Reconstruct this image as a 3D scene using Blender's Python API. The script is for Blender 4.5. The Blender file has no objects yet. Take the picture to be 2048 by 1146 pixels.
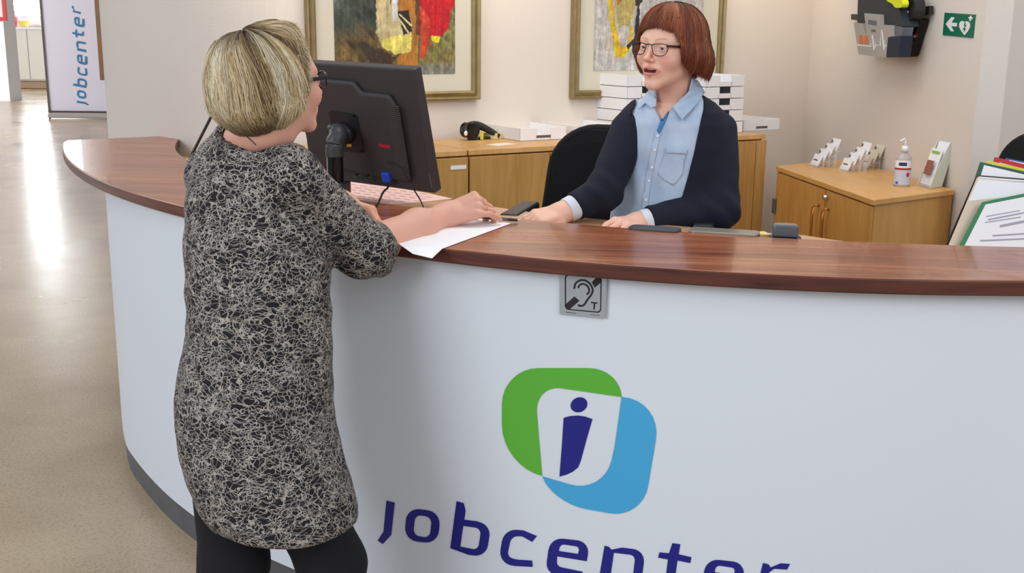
import bpy, bmesh, math, random
import numpy as np
from mathutils import Vector, Matrix
from mathutils.geometry import tessellate_polygon
random.seed(7); RNG = np.random.default_rng(7)
C = bpy.context.scene.collection
sc = bpy.context.scene
A = np.array
# ------------------------------------------------------------------ camera
H, FPX, PITCH, ROLL = 1.65, 2219.0, math.radians(13.0), math.radians(0.6)
_c, _s = math.cos(PITCH), math.sin(PITCH)
FW = A([0, _c, -_s]); _up = A([0, _s, _c]); _rt = A([1.0, 0, 0])
RT = _rt * math.cos(ROLL) + _up * math.sin(ROLL)
UP = _up * math.cos(ROLL) - _rt * math.sin(ROLL)
EYE = A([0, 0, H])
cam_d = bpy.data.cameras.new('camera'); cam = bpy.data.objects.new('camera', cam_d); C.objects.link(cam)
cam_d.sensor_width = 36; cam_d.lens = FPX / 2048 * 36; cam_d.clip_start = .05; cam_d.clip_end = 200
m = Matrix.Identity(4)
for i in range(3):
    m[i][0], m[i][1], m[i][2], m[i][3] = RT[i], UP[i], -FW[i], EYE[i]
cam.matrix_world = m
sc.camera = cam
# ------------------------------------------------------------------ world and light
w = bpy.data.worlds.new('world'); sc.world = w; w.use_nodes = True
nt = w.node_tree; bg = nt.nodes['Background']
bg.inputs[0].default_value = (.80, .88, 1.0, 1); bg.inputs[1].default_value = .62
sc.view_settings.view_transform = 'Standard'; sc.view_settings.look = 'None'
sc.view_settings.exposure = 0.0; sc.view_settings.gamma = 1; sc.view_settings.use_curve_mapping = False

def area(name, loc, target, size, power, col, sy=None):
    l = bpy.data.lights.new(name, 'AREA'); l.size = size; l.energy = power; l.color = col
    if sy: l.shape = 'RECTANGLE'; l.size_y = sy
    o = bpy.data.objects.new(name, l); C.objects.link(o); o.location = loc
    o.rotation_euler = (Vector(target) - Vector(loc)).to_track_quat('-Z', 'Y').to_euler(); return o
def spot(name, loc, target, power, col, ang=80, blend=1, rad=.06):
    l = bpy.data.lights.new(name, 'SPOT'); l.energy = power; l.color = col; l.spot_size = math.radians(ang); l.spot_blend = blend; l.shadow_soft_size = rad
    o = bpy.data.objects.new(name, l); C.objects.link(o); o.location = loc
    o.rotation_euler = (Vector(target) - Vector(loc)).to_track_quat('-Z', 'Y').to_euler(); return o
area('window_light', (-4.5, -1.5, 3.4), (0, 3, .9), 3.2, 160, (.87, .93, 1.0), 2.2)
area('hall_fill_light', (-15.5, 17, 4.2), (-9.5, 22, .6), 5, 900, (.95, .97, 1.0), 3)  # unseen fill added from the left to brighten the banner and far hall
area('hall_near_fill', (-6.5, 7.5, 5.2), (-4.0, 6.0, 0), 3, 160, (1, .97, .92), 3)  # second added fill, lifts the nearer part of the hall floor
area('recess_fill', (3.3, 4.0, 2.8), (2.7, 5.2, 1.2), .6, 9, (1, .93, .85), .6)  # warm fill added out of view to lighten the dark recess wall
area('room_light', (2.5, -1.0, 3.6), (.6, 3.5, .6), 2.5, 60, (1, .97, .93), 2.5)
area('staff_ceiling_light', (.6, 3.9, 3.3), (.6, 4.4, 0), 2.2, 36, (1, .93, .83), 1.4)
for dx, dy, tx, ty in ((-1.05, 4.55, -1.3, 5.1), (.0, 5.2, -.02, 5.55), (1.25, 5.9, 1.45, 6.4)):
    spot('downlight', (dx, dy, 2.45), (tx, ty, 1.75), 17, (1, .80, .55), 95)

# ------------------------------------------------------------------ helpers
def ray(x, y): return FW * FPX + RT * (x - 1024) - UP * (y - 573)
def at_z(x, y, z): d = ray(x, y); return EYE + d * ((z - H) / d[2])
def at_y(x, y, Y): d = ray(x, y); return EYE + d * (Y / d[1])
def at_plane(x, y, p, n):
    d = ray(x, y); return EYE + d * (np.dot(A(p) - EYE, n) / np.dot(d, n))
def unit(v): v = A(v, float); return v / np.linalg.norm(v)

def mat(name, col, rough=.5, metal=0, bump=0, bscale=60, var=0, vscale=8, stretch=(1, 1, 1), spec=.5, trans=0, alpha=1, emit=0, sss=0, coat=0, col2=None, ior=1.45):
    mt = bpy.data.materials.new(name); mt.use_nodes = True; N = mt.node_tree.nodes; L = mt.node_tree.links
    b = N['Principled BSDF']; b.inputs['Base Color'].default_value = (*col, 1); b.inputs['Roughness'].default_value = rough
    b.inputs['Metallic'].default_value = metal; b.inputs['Specular IOR Level'].default_value = spec; b.inputs['IOR'].default_value = ior
    b.inputs['Transmission Weight'].default_value = trans; b.inputs['Alpha'].default_value = alpha; b.inputs['Coat Weight'].default_value = coat
    if sss: b.inputs['Subsurface Weight'].default_value = sss; b.inputs['Subsurface Radius'].default_value = (.012, .004, .002); b.inputs['Subsurface Scale'].default_value = 1
    if emit: b.inputs['Emission Color'].default_value = (*col, 1); b.inputs['Emission Strength'].default_value = emit
    if var or col2 or bump:
        tc = N.new('ShaderNodeTexCoord'); mp = N.new('ShaderNodeMapping'); mp.inputs['Scale'].default_value = stretch
        L.new(tc.outputs['Object'], mp.inputs[0])
    if var or col2:
        n = N.new('ShaderNodeTexNoise'); n.inputs['Scale'].default_value = vscale; n.inputs['Detail'].default_value = 6
        L.new(mp.outputs[0], n.inputs[0]); r = N.new('ShaderNodeValToRGB'); L.new(n.outputs[0], r.inputs[0])
        c2 = col2 or tuple(min(1, c * (1 + var)) for c in col); c1 = col if col2 else tuple(c * (1 - var) for c in col)
        r.color_ramp.elements[0].position = .32; r.color_ramp.elements[0].color = (*c1, 1)
        r.color_ramp.elements[1].position = .68; r.color_ramp.elements[1].color = (*c2, 1)
        L.new(r.outputs[0], b.inputs['Base Color'])
    if bump:
        n2 = N.new('ShaderNodeTexNoise'); n2.inputs['Scale'].default_value = bscale; n2.inputs['Detail'].default_value = 3
        L.new(mp.outputs[0], n2.inputs[0]); bp = N.new('ShaderNodeBump'); bp.inputs['Strength'].default_value = bump; bp.inputs['Distance'].default_value = .01
        L.new(n2.outputs[0], bp.inputs['Height']); L.new(bp.outputs[0], b.inputs['Normal'])
    return mt
def mat_vc(name, rough=.6, sss=0, bump=0, bscale=200, aniso=0):
    mt = mat(name, (.5, .5, .5), rough, sss=sss, bump=bump, bscale=bscale); N = mt.node_tree.nodes
    a = N.new('ShaderNodeVertexColor'); a.layer_name = 'Col'
    mt.node_tree.links.new(a.outputs[0], N['Principled BSDF'].inputs['Base Color']); return mt
M = {}
def srgb(r, g, b): return tuple(((c / 255 / 12.92) if c / 255 < .04045 else ((c / 255 + .055) / 1.055) ** 2.4) for c in (r, g, b))

def tag(o, label=None, cat=None, group=None, kind=None):
    if label: o['label'] = label
    if cat: o['category'] = cat
    if group: o['group'] = group
    if kind: o['kind'] = kind
    return o
def thing(name, label, cat, loc=(0, 0, 0), rz=0, group=None):
    o = bpy.data.objects.new(name, None); C.objects.link(o); o.location = loc; o.rotation_euler = (0, 0, rz)
    o.empty_display_size = .05
    return tag(o, label, cat, group)
def link(name, me, m, parent=None, smooth=False, world=False):
    """world=True: mesh coordinates are world ones even though it gets a parent"""
    o = bpy.data.objects.new(name, me); C.objects.link(o)
    if m:
        for mm in (m if isinstance(m, (list, tuple)) else [m]): me.materials.append(mm)
    if parent:
        o.parent = parent
        if world:
            bpy.context.view_layer.update(); o.matrix_parent_inverse = parent.matrix_world.inverted()
    if smooth:
        me.polygons.foreach_set('use_smooth', [True] * len(me.polygons))
    return o
def obj(name, bm, m, parent=None, smooth=False, world=False, bevel=0, seg=2, angle=40):
    me = bpy.data.meshes.new(name); bmesh.ops.recalc_face_normals(bm, faces=bm.faces); bm.to_mesh(me); bm.free()
    o = link(name, me, m, parent, smooth, world)
    if bevel:
        b = o.modifiers.new('bevel', 'BEVEL'); b.width = bevel; b.segments = seg; b.limit_method = 'ANGLE'; b.angle_limit = math.radians(angle)
    return o
def pyobj(name, V, F, m, parent=None, smooth=False, world=False, cols=None):
    me = bpy.data.meshes.new(name)
    V = np.asarray(V, np.float32)
    if isinstance(F, np.ndarray):
        n = len(F); k = F.shape[1]
        me.vertices.add(len(V)); me.vertices.foreach_set('co', V.ravel())
        me.loops.add(n * k); me.loops.foreach_set('vertex_index', F.astype(np.int32).ravel())
        me.polygons.add(n); me.polygons.foreach_set('loop_start', np.arange(0, n * k, k, dtype=np.int32))
        me.update(calc_edges=True)
    else:
        me.from_pydata([tuple(map(float, v)) for v in V], [], F); me.update()
    if cols is not None:
        a = me.color_attributes.new('Col', 'FLOAT_COLOR', 'POINT')
        cc = np.ones((len(V), 4), np.float32); cc[:, :3] = cols; a.data.foreach_set('color', cc.ravel())
    return link(name, me, m, parent, smooth, world)
def box(bm, c, s, rz=0, R=None):
    r = bmesh.ops.create_cube(bm, size=1)
    mm = Matrix.Translation(c) @ (R if R is not None else Matrix.Rotation(rz, 4, 'Z')) @ Matrix.Diagonal((*s, 1))
    bmesh.ops.transform(bm, matrix=mm, verts=r['verts']); return r['verts']
def cyl(bm, p0, p1, r0, r1=None, n=24, caps=True):
    p0, p1 = Vector(p0), Vector(p1); d = p1 - p0; r1 = r0 if r1 is None else r1
    r = bmesh.ops.create_cone(bm, cap_ends=caps, segments=n, radius1=r0, radius2=r1, depth=d.length)
    mm = Matrix.Translation((p0 + p1) / 2) @ d.to_track_quat('Z', 'Y').to_matrix().to_4x4()
    bmesh.ops.transform(bm, matrix=mm, verts=r['verts']); return r['verts']
def sph(bm, c, s, n=16, R=None):
    r = bmesh.ops.create_uvsphere(bm, u_segments=n * 2, v_segments=n, radius=1)
    s = (s, s, s) if not hasattr(s, '__len__') else s
    bmesh.ops.transform(bm, matrix=Matrix.Translation(c) @ (R or Matrix.Identity(4)) @ Matrix.Diagonal((*s, 1)), verts=r['verts']); return r['verts']
def spline(P, n=8):
    P = [A(p, float) for p in P]; out = []
    for i in range(len(P) - 1):
        p0 = P[max(i - 1, 0)]; p1 = P[i]; p2 = P[i + 1]; p3 = P[min(i + 2, len(P) - 1)]
        for k in range(n):
            t = k / n; out.append(.5 * ((2 * p1) + (-p0 + p2) * t + (2 * p0 - 5 * p1 + 4 * p2 - p3) * t * t + (-p0 + 3 * p1 - 3 * p2 + p3) * t ** 3))
    out.append(P[-1]); return out
def tube(bm, P, r, n=10, sm=6):
    P = spline(P, sm) if sm else [A(p, float) for p in P]; rings = []; up = A([0, 0, 1.])
    for i, p in enumerate(P):
        t = unit(P[min(i + 1, len(P) - 1)] - P[max(i - 1, 0)]); a = np.cross(up, t)
        if np.linalg.norm(a) < .2: a = np.cross(A([1., 0, 0]), t)
        a = unit(a); b = np.cross(t, a); rr = r[0] + (r[1] - r[0]) * i / (len(P) - 1) if hasattr(r, '__len__') else r
        rings.append([bm.verts.new(p + rr * (a * math.cos(2 * math.pi * k / n) + b * math.sin(2 * math.pi * k / n))) for k in range(n)])
    for i in range(len(rings) - 1):
        for k in range(n): bm.faces.new((rings[i][k], rings[i][(k + 1) % n], rings[i + 1][(k + 1) % n], rings[i + 1][k]))
    bm.faces.new(rings[0][::-1]); bm.faces.new(rings[-1])
def rpoly(P, seg=8):
    """polygon with per-corner rounding (x, y[, r])"""
    out = []; n = len(P)
    for i in range(n):
        p = A(P[i][:2], float); r = P[i][2] if len(P[i]) > 2 else 0
        if not r: out.append(p); continue
        a = A(P[i - 1][:2], float); b = A(P[(i + 1) % n][:2], float)
        la, lb = np.linalg.norm(a - p), np.linalg.norm(b - p); q0 = p + (a - p) / la * min(r, la * .5 if len(P[i - 1]) > 2 and P[i - 1][2] else la); q1 = p + (b - p) / lb * min(r, lb * .5 if len(P[(i + 1) % n]) > 2 and P[(i + 1) % n][2] else lb)
        c0 = q0 + (p - q0) * .56; c1 = q1 + (p - q1) * .56
        for k in range(seg + 1):
            t = k / seg; out.append((1 - t) ** 3 * q0 + 3 * (1 - t) ** 2 * t * c0 + 3 * (1 - t) * t * t * c1 + t ** 3 * q1)
    return out
def flat(name, shapes, fmap, m, parent=None, world=True, slices=None, thick=0, nrm=None):
    """shapes: list of [outer, hole, ...] in 2D; fmap 2D -> world"""
    bm = bmesh.new()
    for loops in shapes:
        loops = [list(l) for l in loops]; pts = [p for l in loops for p in l]
        tri = tessellate_polygon([[Vector((p[0], p[1], 0)) for p in l] for l in loops])
        vs = [bm.verts.new((p[0], p[1], 0)) for p in pts]
        for t in tri:
            try: bm.faces.new([vs[i] for i in t])
            except ValueError: pass
    if slices:
        for xx in slices:
            g = bm.verts[:] + bm.edges[:] + bm.faces[:]
            bmesh.ops.bisect_plane(bm, geom=g, plane_co=(xx, 0, 0), plane_no=(1, 0, 0))
    for v in bm.verts: v.co = Vector(fmap(v.co.x, v.co.y))
    if thick:
        r = bmesh.ops.extrude_face_region(bm, geom=bm.faces[:])
        for e in r['geom']:
            if isinstance(e, bmesh.types.BMVert): e.co += Vector(nrm) * thick
    return obj(name, bm, m, parent, world=world)
def prism(bm, pts, z0, z1):
    lo = [bm.verts.new((p[0], p[1], z0)) for p in pts]; hi = [bm.verts.new((p[0], p[1], z1)) for p in pts]; n = len(pts)
    bm.faces.new(lo[::-1]); bm.faces.new(hi)
    for i in range(n): bm.faces.new((lo[i], lo[(i + 1) % n], hi[(i + 1) % n], hi[i]))
def copy_tree(o, parent=None):
    c = o.copy(); C.objects.link(c)
    if parent: c.parent = parent
    for ch in list(o.children): copy_tree(ch, c)
    return c

# ------------------------------------------------------------------ materials
M['wall'] = mat('wall_paint', srgb(222, 213, 204), .85, bump=.08, bscale=90)
M['counter_white'] = mat('counter_paint', srgb(226, 231, 238), .55, bump=.03, bscale=60)
M['kick'] = mat('dark_grey_laminate', srgb(92, 93, 96), .5, var=.12, vscale=14)
M['skirt'] = mat('skirting', srgb(150, 150, 152), .5)
M['black'] = mat('black_plastic', srgb(36, 34, 36), .42)
M['monitor'] = mat('monitor_plastic', srgb(62, 56, 56), .5, bump=.03, bscale=500)
M['gloss_black'] = mat('gloss_black', srgb(14, 13, 14), .12)
M['grey_plastic'] = mat('grey_plastic', srgb(92, 90, 88), .4)
M['white_plastic'] = mat('white_plastic', srgb(238, 238, 240), .35)
M['paper'] = mat('paper', srgb(245, 244, 246), .8)
M['black_fabric'] = mat('black_fabric', srgb(20, 20, 22), .95, bump=.3, bscale=700)
M['chrome'] = mat('chrome', (.7, .7, .7), .2, 1)
M['brushed'] = mat('brushed_metal', srgb(178, 184, 190), .4, .6, bump=.05, bscale=300)
M['pine'] = mat('oak_trim', srgb(140, 100, 62), .5, var=.15, vscale=5, stretch=(12, 12, 1))
M['ink'] = mat('ink', srgb(40, 40, 52), .6)
M['red'] = mat('red_plastic', srgb(190, 30, 45), .5)
M['green'] = mat('green_plastic', srgb(30, 125, 75), .45)
M['yellow'] = mat('yellow_plastic', srgb(225, 210, 60), .5)
M['blue'] = mat('blue_plastic', srgb(40, 75, 190), .45)
def wood(name, c1, c2, c3, stretch, scale, rough, coat=0, rot=0, rot3=None):
    mt = mat(name, c1, rough, coat=coat); N = mt.node_tree.nodes; L = mt.node_tree.links; b = N['Principled BSDF']
    tc = N.new('ShaderNodeTexCoord'); mp = N.new('ShaderNodeMapping'); mp.inputs['Scale'].default_value = stretch
    mr = N.new('ShaderNodeMapping'); mr.inputs['Rotation'].default_value = rot3 or (0, 0, rot); L.new(tc.outputs['Object'], mr.inputs[0]); L.new(mr.outputs[0], mp.inputs[0])
    n1 = N.new('ShaderNodeTexNoise'); n1.inputs['Scale'].default_value = scale; n1.inputs['Detail'].default_value = 9; n1.inputs['Distortion'].default_value = .6
    n2 = N.new('ShaderNodeTexNoise'); n2.inputs['Scale'].default_value = scale * .23; n2.inputs['Detail'].default_value = 3
    L.new(mp.outputs[0], n1.inputs[0]); L.new(mp.outputs[0], n2.inputs[0])
    r = N.new('ShaderNodeValToRGB'); e = r.color_ramp.elements; e[0].position = .3; e[0].color = (*c1, 1); e[1].position = .7; e[1].color = (*c3, 1); k = e.new(.5); k.color = (*c2, 1)
    ad = N.new('ShaderNodeMath'); ad.operation = 'MULTIPLY_ADD'; ad.inputs[1].default_value = .55; L.new(n1.outputs[0], ad.inputs[0])
    mu = N.new('ShaderNodeMath'); mu.operation = 'MULTIPLY'; mu.inputs[1].default_value = .45; L.new(n2.outputs[0], mu.inputs[0]); L.new(mu.outputs[0], ad.inputs[2])
    L.new(ad.outputs[0], r.inputs[0]); L.new(r.outputs[0], b.inputs['Base Color'])
    return mt
M['walnut'] = wood('walnut_worktop', srgb(98, 46, 28), srgb(150, 84, 52), srgb(184, 122, 80), (1.4, 22, 22), 2.2, .27, .15, rot=math.radians(6))
M['walnut_edge'] = wood('walnut_edge', srgb(58, 28, 24), srgb(96, 52, 40), srgb(120, 72, 56), (1.2, 1.2, 14), 3, .35)
M['oak'] = wood('oak_veneer', srgb(166, 122, 62), srgb(184, 140, 78), srgb(198, 156, 94), (14, 14, 1.2), 3, .42)
M['oak_top'] = wood('oak_top', srgb(196, 148, 88), srgb(208, 162, 100), srgb(218, 176, 116), (2, 18, 2), 3, .38, rot=math.radians(-32))
M['birch'] = wood('birch_veneer', srgb(188, 134, 66), srgb(204, 150, 78), srgb(212, 162, 92), (9, 9, 2), 2.5, .4)
# polished concrete floor
fm = mat('polished_concrete', srgb(172, 158, 138), .22, spec=.6); N = fm.node_tree.nodes; L = fm.node_tree.links
tc = N.new('ShaderNodeTexCoord'); n1 = N.new('ShaderNodeTexNoise'); n1.inputs['Scale'].default_value = 1.1; n1.inputs['Detail'].default_value = 8
n2 = N.new('ShaderNodeTexNoise'); n2.inputs['Scale'].default_value = 90; n2.inputs['Detail'].default_value = 2
L.new(tc.outputs['Object'], n1.inputs[0]); L.new(tc.outputs['Object'], n2.inputs[0])
r = N.new('ShaderNodeValToRGB'); e = r.color_ramp.elements; e[0].position = .3; e[0].color = (*srgb(160, 138, 112), 1); e[1].position = .7; e[1].color = (*srgb(194, 174, 146), 1)
mx = N.new('ShaderNodeMix'); mx.data_type = 'RGBA'; mx.blend_type = 'MULTIPLY'; mx.inputs[0].default_value = .55
r2 = N.new('ShaderNodeValToRGB'); r2.color_ramp.elements[0].position = .36; r2.color_ramp.elements[0].color = (.62, .6, .58, 1); r2.color_ramp.elements[1].position = .5
L.new(n1.outputs[0], r.inputs[0]); L.new(n2.outputs[0], r2.inputs[0]); L.new(r.outputs[0], mx.inputs[6]); L.new(r2.outputs[0], mx.inputs[7])
L.new(mx.outputs[2], N['Principled BSDF'].inputs['Base Color'])
rr = N.new('ShaderNodeMapRange'); rr.inputs[3].default_value = .17; rr.inputs[4].default_value = .34; L.new(n1.outputs[0], rr.inputs[0]); L.new(rr.outputs[0], N['Principled BSDF'].inputs['Roughness'])
M['floor'] = fm

# ------------------------------------------------------------------ setting
def plane_obj(name, pts, m):
    bm = bmesh.new(); bm.faces.new([bm.verts.new(p) for p in pts]); return obj(name, bm, m)
def struct(o): o['kind'] = 'structure'; return o
bm = bmesh.new(); box(bm, (-8, 16, -.05), (34, 46, .1)); struct(obj('floor', bm, M['floor']))
def wall_seg(name, P, h=2.9, t=.12, m=None, z0=0):
    """thick wall that follows the points P, room side on the left of the outline"""
    bm = bmesh.new(); P = [A(p, float) for p in P]; off = []
    for i, p in enumerate(P):
        a = unit(P[min(i + 1, len(P) - 1)] - P[max(i - 1, 0)]); off.append(p + A([-a[1], a[0]]) * t)
    for i in range(len(P) - 1):
        q = [P[i], P[i + 1], off[i + 1], off[i]]
        lo = [bm.verts.new((x[0], x[1], z0)) for x in q]; hi = [bm.verts.new((x[0], x[1], h)) for x in q]
        bm.faces.new(lo[::-1]); bm.faces.new(hi)
        for k in range(4): bm.faces.new((lo[k], lo[(k + 1) % 4], hi[(k + 1) % 4], hi[k]))
    return struct(obj(name, bm, m or M['wall']))
COR = A([1.71, 6.56]); uA = unit([1, .62]); nA = A([uA[1], -uA[0]])      # back wall direction and its room-side normal
BEND = A([-1.103, 4.816]); LEND = A([-2.11, 5.80])
b1 = BEND + uA * .18; b0 = BEND + unit(LEND - BEND) * .7
wall_seg('wall_back', [tuple(LEND), tuple(b0)] + [tuple((1 - t) ** 2 * b0 + 2 * t * (1 - t) * BEND + t * t * b1) for t in (.1, .2, .3, .4, .5, .6, .7, .8, .9)] + [tuple(b1), tuple(COR)])
dR = unit([.114, -.993]); nR = A([-.993, -.114])
REND = COR + dR * 1.893
wall_seg('wall_right', [tuple(COR), tuple(REND)])
wall_seg('wall_recess', [tuple(REND + A([.115, .012])), tuple(REND + A([.5, .55])), tuple(REND + A([2.6, .62]))])
tr = REND + A([.5, .53])
bm = bmesh.new(); box(bm, (tr[0] + .02, tr[1] - .05, 1.45), (.10, .05, 2.9)); struct(obj('trim_1', bm, mat('door_frame', srgb(226, 226, 222), .5), bevel=.006))
bm = bmesh.new(); mid = (COR + REND) / 2 + nR * .008; box(bm, (mid[0], mid[1], .04), (1.88, .014, .08), math.atan2(dR[1], dR[0])); struct(obj('baseboard_right', bm, M['skirt']))
# wooden edge at the free end of the back wall
e0 = at_y(205.5, 160, 5.83)
tw = thing('notice_board', 'narrow brown wooden board edge fixed to the free end of the wall beside the banner', 'board', (LEND[0] - .012, LEND[1] + .08, e0[2]))
bm = bmesh.new(); box(bm, (0, 0, .75), (.022, .16, 1.5)); obj('frame', bm, M['pine'], tw, bevel=.003)
# far end of the hall: window wall and ceiling
KY = 30.0
bm = bmesh.new(); box(bm, (-12, KY + .78, .95), (16, .12, 1.9)); box(bm, (-17.6, KY + .78, 3.7), (6.0, .12, 3.6)); box(bm, (-7.9, KY + .78, 3.7), (8.0, .12, 3.6))
struct(obj('wall_far', bm, mat('far_wall', srgb(235, 235, 235), .8)))
bm = bmesh.new(); box(bm, (-13.2, KY + .82, 3.6), (2.9, .03, 3.4)); wn = struct(obj('window_1', bm, mat('window_daylight', (.93, .97, 1), .5, emit=9)))
bm = bmesh.new()
for xx in (-14.6, -13.15, -11.9): box(bm, (xx, KY + .76, 3.6), (.08, .06, 3.4))
box(bm, (-13.2, KY + .76, 2.9), (2.8, .06, .06)); obj('window_frame', bm, M['white_plastic'], wn, world=True)
bm = bmesh.new(); box(bm, (-12.2, 18.6, 5.5), (18.4, 25, .12)); struct(obj('ceiling', bm, mat('hall_ceiling', srgb(225, 222, 216), .9)))
# ------------------------------------------------------------------ reception counter
CC = A([1.463, 5.859]); ZT = 1.13
_T = [(122.7, 280.5), (123.6, 297), (135, 314.6), (152, 332), (177, 347), (208, 361.7), (250, 379), (292, 394.8), (367, 412), (930, 501.6), (1100, 518), (1200, 529), (1407, 542), (1614, 552), (1821, 557.5), (2048, 560)]
_Tp = [at_z(x, y, ZT)[:2] for x, y in _T]
_ta = A([math.atan2(p[1] - CC[1], p[0] - CC[0]) % (2 * math.pi) for p in _Tp]); _tr = A([np.linalg.norm(p - CC) for p in _Tp])
_tr = np.convolve(np.r_[_tr[0], _tr, _tr[-1]], [.25, .5, .25], 'valid')
_pc = np.polyfit(_ta, _tr, 3)
a0, a1 = _ta[0], math.radians(318)
def Rtop(a): return float(np.polyval(_pc, min(a, _ta[-1]))) if a > _ta[0] + .03 else float(np.polyval(_pc, _ta[0] + .03))
def Rwall(a):
    d = math.degrees(a); k = np.interp(d, [188, 203, 208, 213, 222, 228, 240], [-.20, -.165, -.10, -.055, -.03, -.02, -.045])
    return Rtop(a) + k
def pol(a, r, z=0): return A([CC[0] + r * math.cos(a), CC[1] + r * math.sin(a), z])
RI = 3.105
cnt = thing('reception_counter', 'curved white reception counter with walnut worktop and large blue green logo', 'reception counter', tuple(pol(math.radians(240), 3.3)))
def ring(name, fo, fi, z0, z1, s, e, m, bev=.004, n=120, seg=2):
    bm = bmesh.new(); V = []
    for i in range(n + 1):
        a = s + (e - s) * i / n
        V.append([bm.verts.new(pol(a, fo(a), z0)), bm.verts.new(pol(a, fo(a), z1)), bm.verts.new(pol(a, fi(a), z1)), bm.verts.new(pol(a, fi(a), z0))])
    for i in range(n):
        for k in range(4): bm.faces.new((V[i][k], V[i][(k + 1) % 4], V[i + 1][(k + 1) % 4], V[i + 1][k]))
    bm.faces.new(V[0]); bm.faces.new(V[-1][::-1])
    o = obj(name, bm, m, cnt, world=True, bevel=bev, seg=seg, smooth=False)
    return o
def shade(o, ang=35):
    me = o.data; me.polygons.foreach_set('use_smooth', [True] * len(me.polygons))
    bm = bmesh.new(); bm.from_mesh(me)
    for e in bm.edges:
        if len(e.link_faces) == 2 and e.calc_face_angle(0) > math.radians(ang): e.smooth = False
    bm.to_mesh(me); bm.free(); return o
tip = at_z(295, 270, ZT)[:2]; at_ = math.atan2(tip[1] - CC[1], tip[0] - CC[0]) % (2 * math.pi)
# worktop: outer edge starts at the left tip, the end is cut square across
def worktop():
    bm = bmesh.new(); n = 150; V = []; z0, z1 = ZT - .036, ZT
    ainn = at_
    for i in range(n + 1):
        t = i / n; ao = a0 + (a1 - a0) * t; ai = ainn + (a1 - ainn) * t
        V.append([bm.verts.new(pol(ao, Rtop(ao), z0)), bm.verts.new(pol(ao, Rtop(ao), z1)), bm.verts.new(pol(ai, RI, z1)), bm.verts.new(pol(ai, RI, z0))])
    for i in range(n):
        for k in range(4):
            f = bm.faces.new((V[i][k], V[i][(k + 1) % 4], V[i + 1][(k + 1) % 4], V[i + 1][k])); f.material_index = 0 if k == 1 else 1
    for f in (bm.faces.new(V[0]), bm.faces.new(V[-1][::-1])): f.material_index = 1
    me = bpy.data.meshes.new('worktop'); bmesh.ops.recalc_face_normals(bm, faces=bm.faces); bm.to_mesh(me); bm.free()
    o = link('worktop', me, [M['walnut'], M['walnut_edge']], cnt, world=True); shade(o)
    b = o.modifiers.new('bevel', 'BEVEL'); b.width = .004; b.segments = 2; b.limit_method = 'ANGLE'; b.angle_limit = math.radians(50)
worktop()
w0 = a0 + .075
shade(ring('front_panel', Rwall, lambda a: Rwall(a) - .04, .095, ZT - .037, w0, a1, M['counter_white'], 0))
shade(ring('kickboard', lambda a: Rwall(a) - .008, lambda a: Rwall(a) - .05, 0, .095, w0 + .003, a1, M['kick'], 0))
bm = bmesh.new()
for i in range(2): pass
p0, p1 = pol(w0, Rwall(w0) - .002), pol(w0, RI + .03); mm = (p0 + p1) / 2
box(bm, (mm[0], mm[1], (ZT - .037) / 2), (np.linalg.norm(p1 - p0), .03, ZT - .04), math.atan2(p1[1] - p0[1], p1[0] - p0[0])); obj('end_panel', bm, M['counter_white'], cnt, world=True)
M['desk_top'] = wood('desk_top', srgb(176, 132, 96), srgb(196, 152, 112), srgb(208, 168, 128), (1.4, 16, 2), 2.4, .3, rot=math.radians(-40))
RD = lambda a: float(np.interp(math.degrees(a), [200, 222, 232, 241, 250, 257, 259, 300], [2.85, 2.74, 2.78, 2.85, 2.87, 2.90, 2.97, 2.97]))
ring('inner_desk', lambda a: RI - .002, RD, 1.083, 1.105, math.radians(206), math.radians(300), M['desk_top'], .004)
for dg in (211, 235, 262, 290):
    a = math.radians(dg); bm = bmesh.new(); q0, q1 = pol(a, RD(a) + .06), pol(a, RI); mm = (q0 + q1) / 2
    box(bm, (mm[0], mm[1], .541), (np.linalg.norm(q1 - q0), .025, 1.083), a); obj('desk_support', bm, M['birch'], cnt, world=True)

def wallhit(x, y, off=.0015):
    d = ray(x, y); r = Rtop(math.radians(240))
    for _ in range(8):
        # first crossing of the ray with the circle of radius r
        o2 = EYE[:2] - CC; a = d[0] ** 2 + d[1] ** 2; b = 2 * (o2 @ d[:2]); c = o2 @ o2 - (r + off) ** 2
        t = (-b - math.sqrt(max(b * b - 4 * a * c, 0))) / (2 * a); P = EYE + d * t
        r = Rwall(math.atan2(P[1] - CC[1], P[0] - CC[0]) % (2 * math.pi))
    return P
Z7 = lambda x, y: (740 + x / 2.3814, 700 + y / 2.3814)
f7 = lambda x, y: wallhit(*Z7(x, y))
NAVY = mat('navy_vinyl', srgb(28, 28, 130), .5); GREEN = mat('green_vinyl', srgb(94, 182, 56), .5); CYAN = mat('cyan_vinyl', srgb(70, 172, 222), .5)
sl = list(range(0, 2100, 50))
flat('logo_green_shape', [[rpoly([(628, 86, 175), (1188, 86, 150), (1198, 224), (1060, 202), (905, 180), (783, 172, 120), (803, 430), (820, 600), (628, 552, 190)][:0] or [(628, 86, 175), (1192, 86, 150), (1198, 224), (905, 182, 0), (783, 170, 130), (820, 600), (628, 555, 200)])]], f7, GREEN, cnt, slices=sl)
flat('logo_blue_shape', [[rpoly([(1198, 223), (1392, 240, 190), (1298, 806, 160), (862, 728, 170), (820, 601), (1115, 688, 170), (1165, 460)])]], f7, CYAN, cnt, slices=sl)
th = math.radians(-25)
head_e = [(995 + 41 * math.cos(t) * math.cos(th) - 35 * math.sin(t) * math.sin(th), 261 + 41 * math.cos(t) * math.sin(th) + 35 * math.sin(t) * math.cos(th)) for t in np.linspace(0, 2 * math.pi, 28, endpoint=False)]
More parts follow.
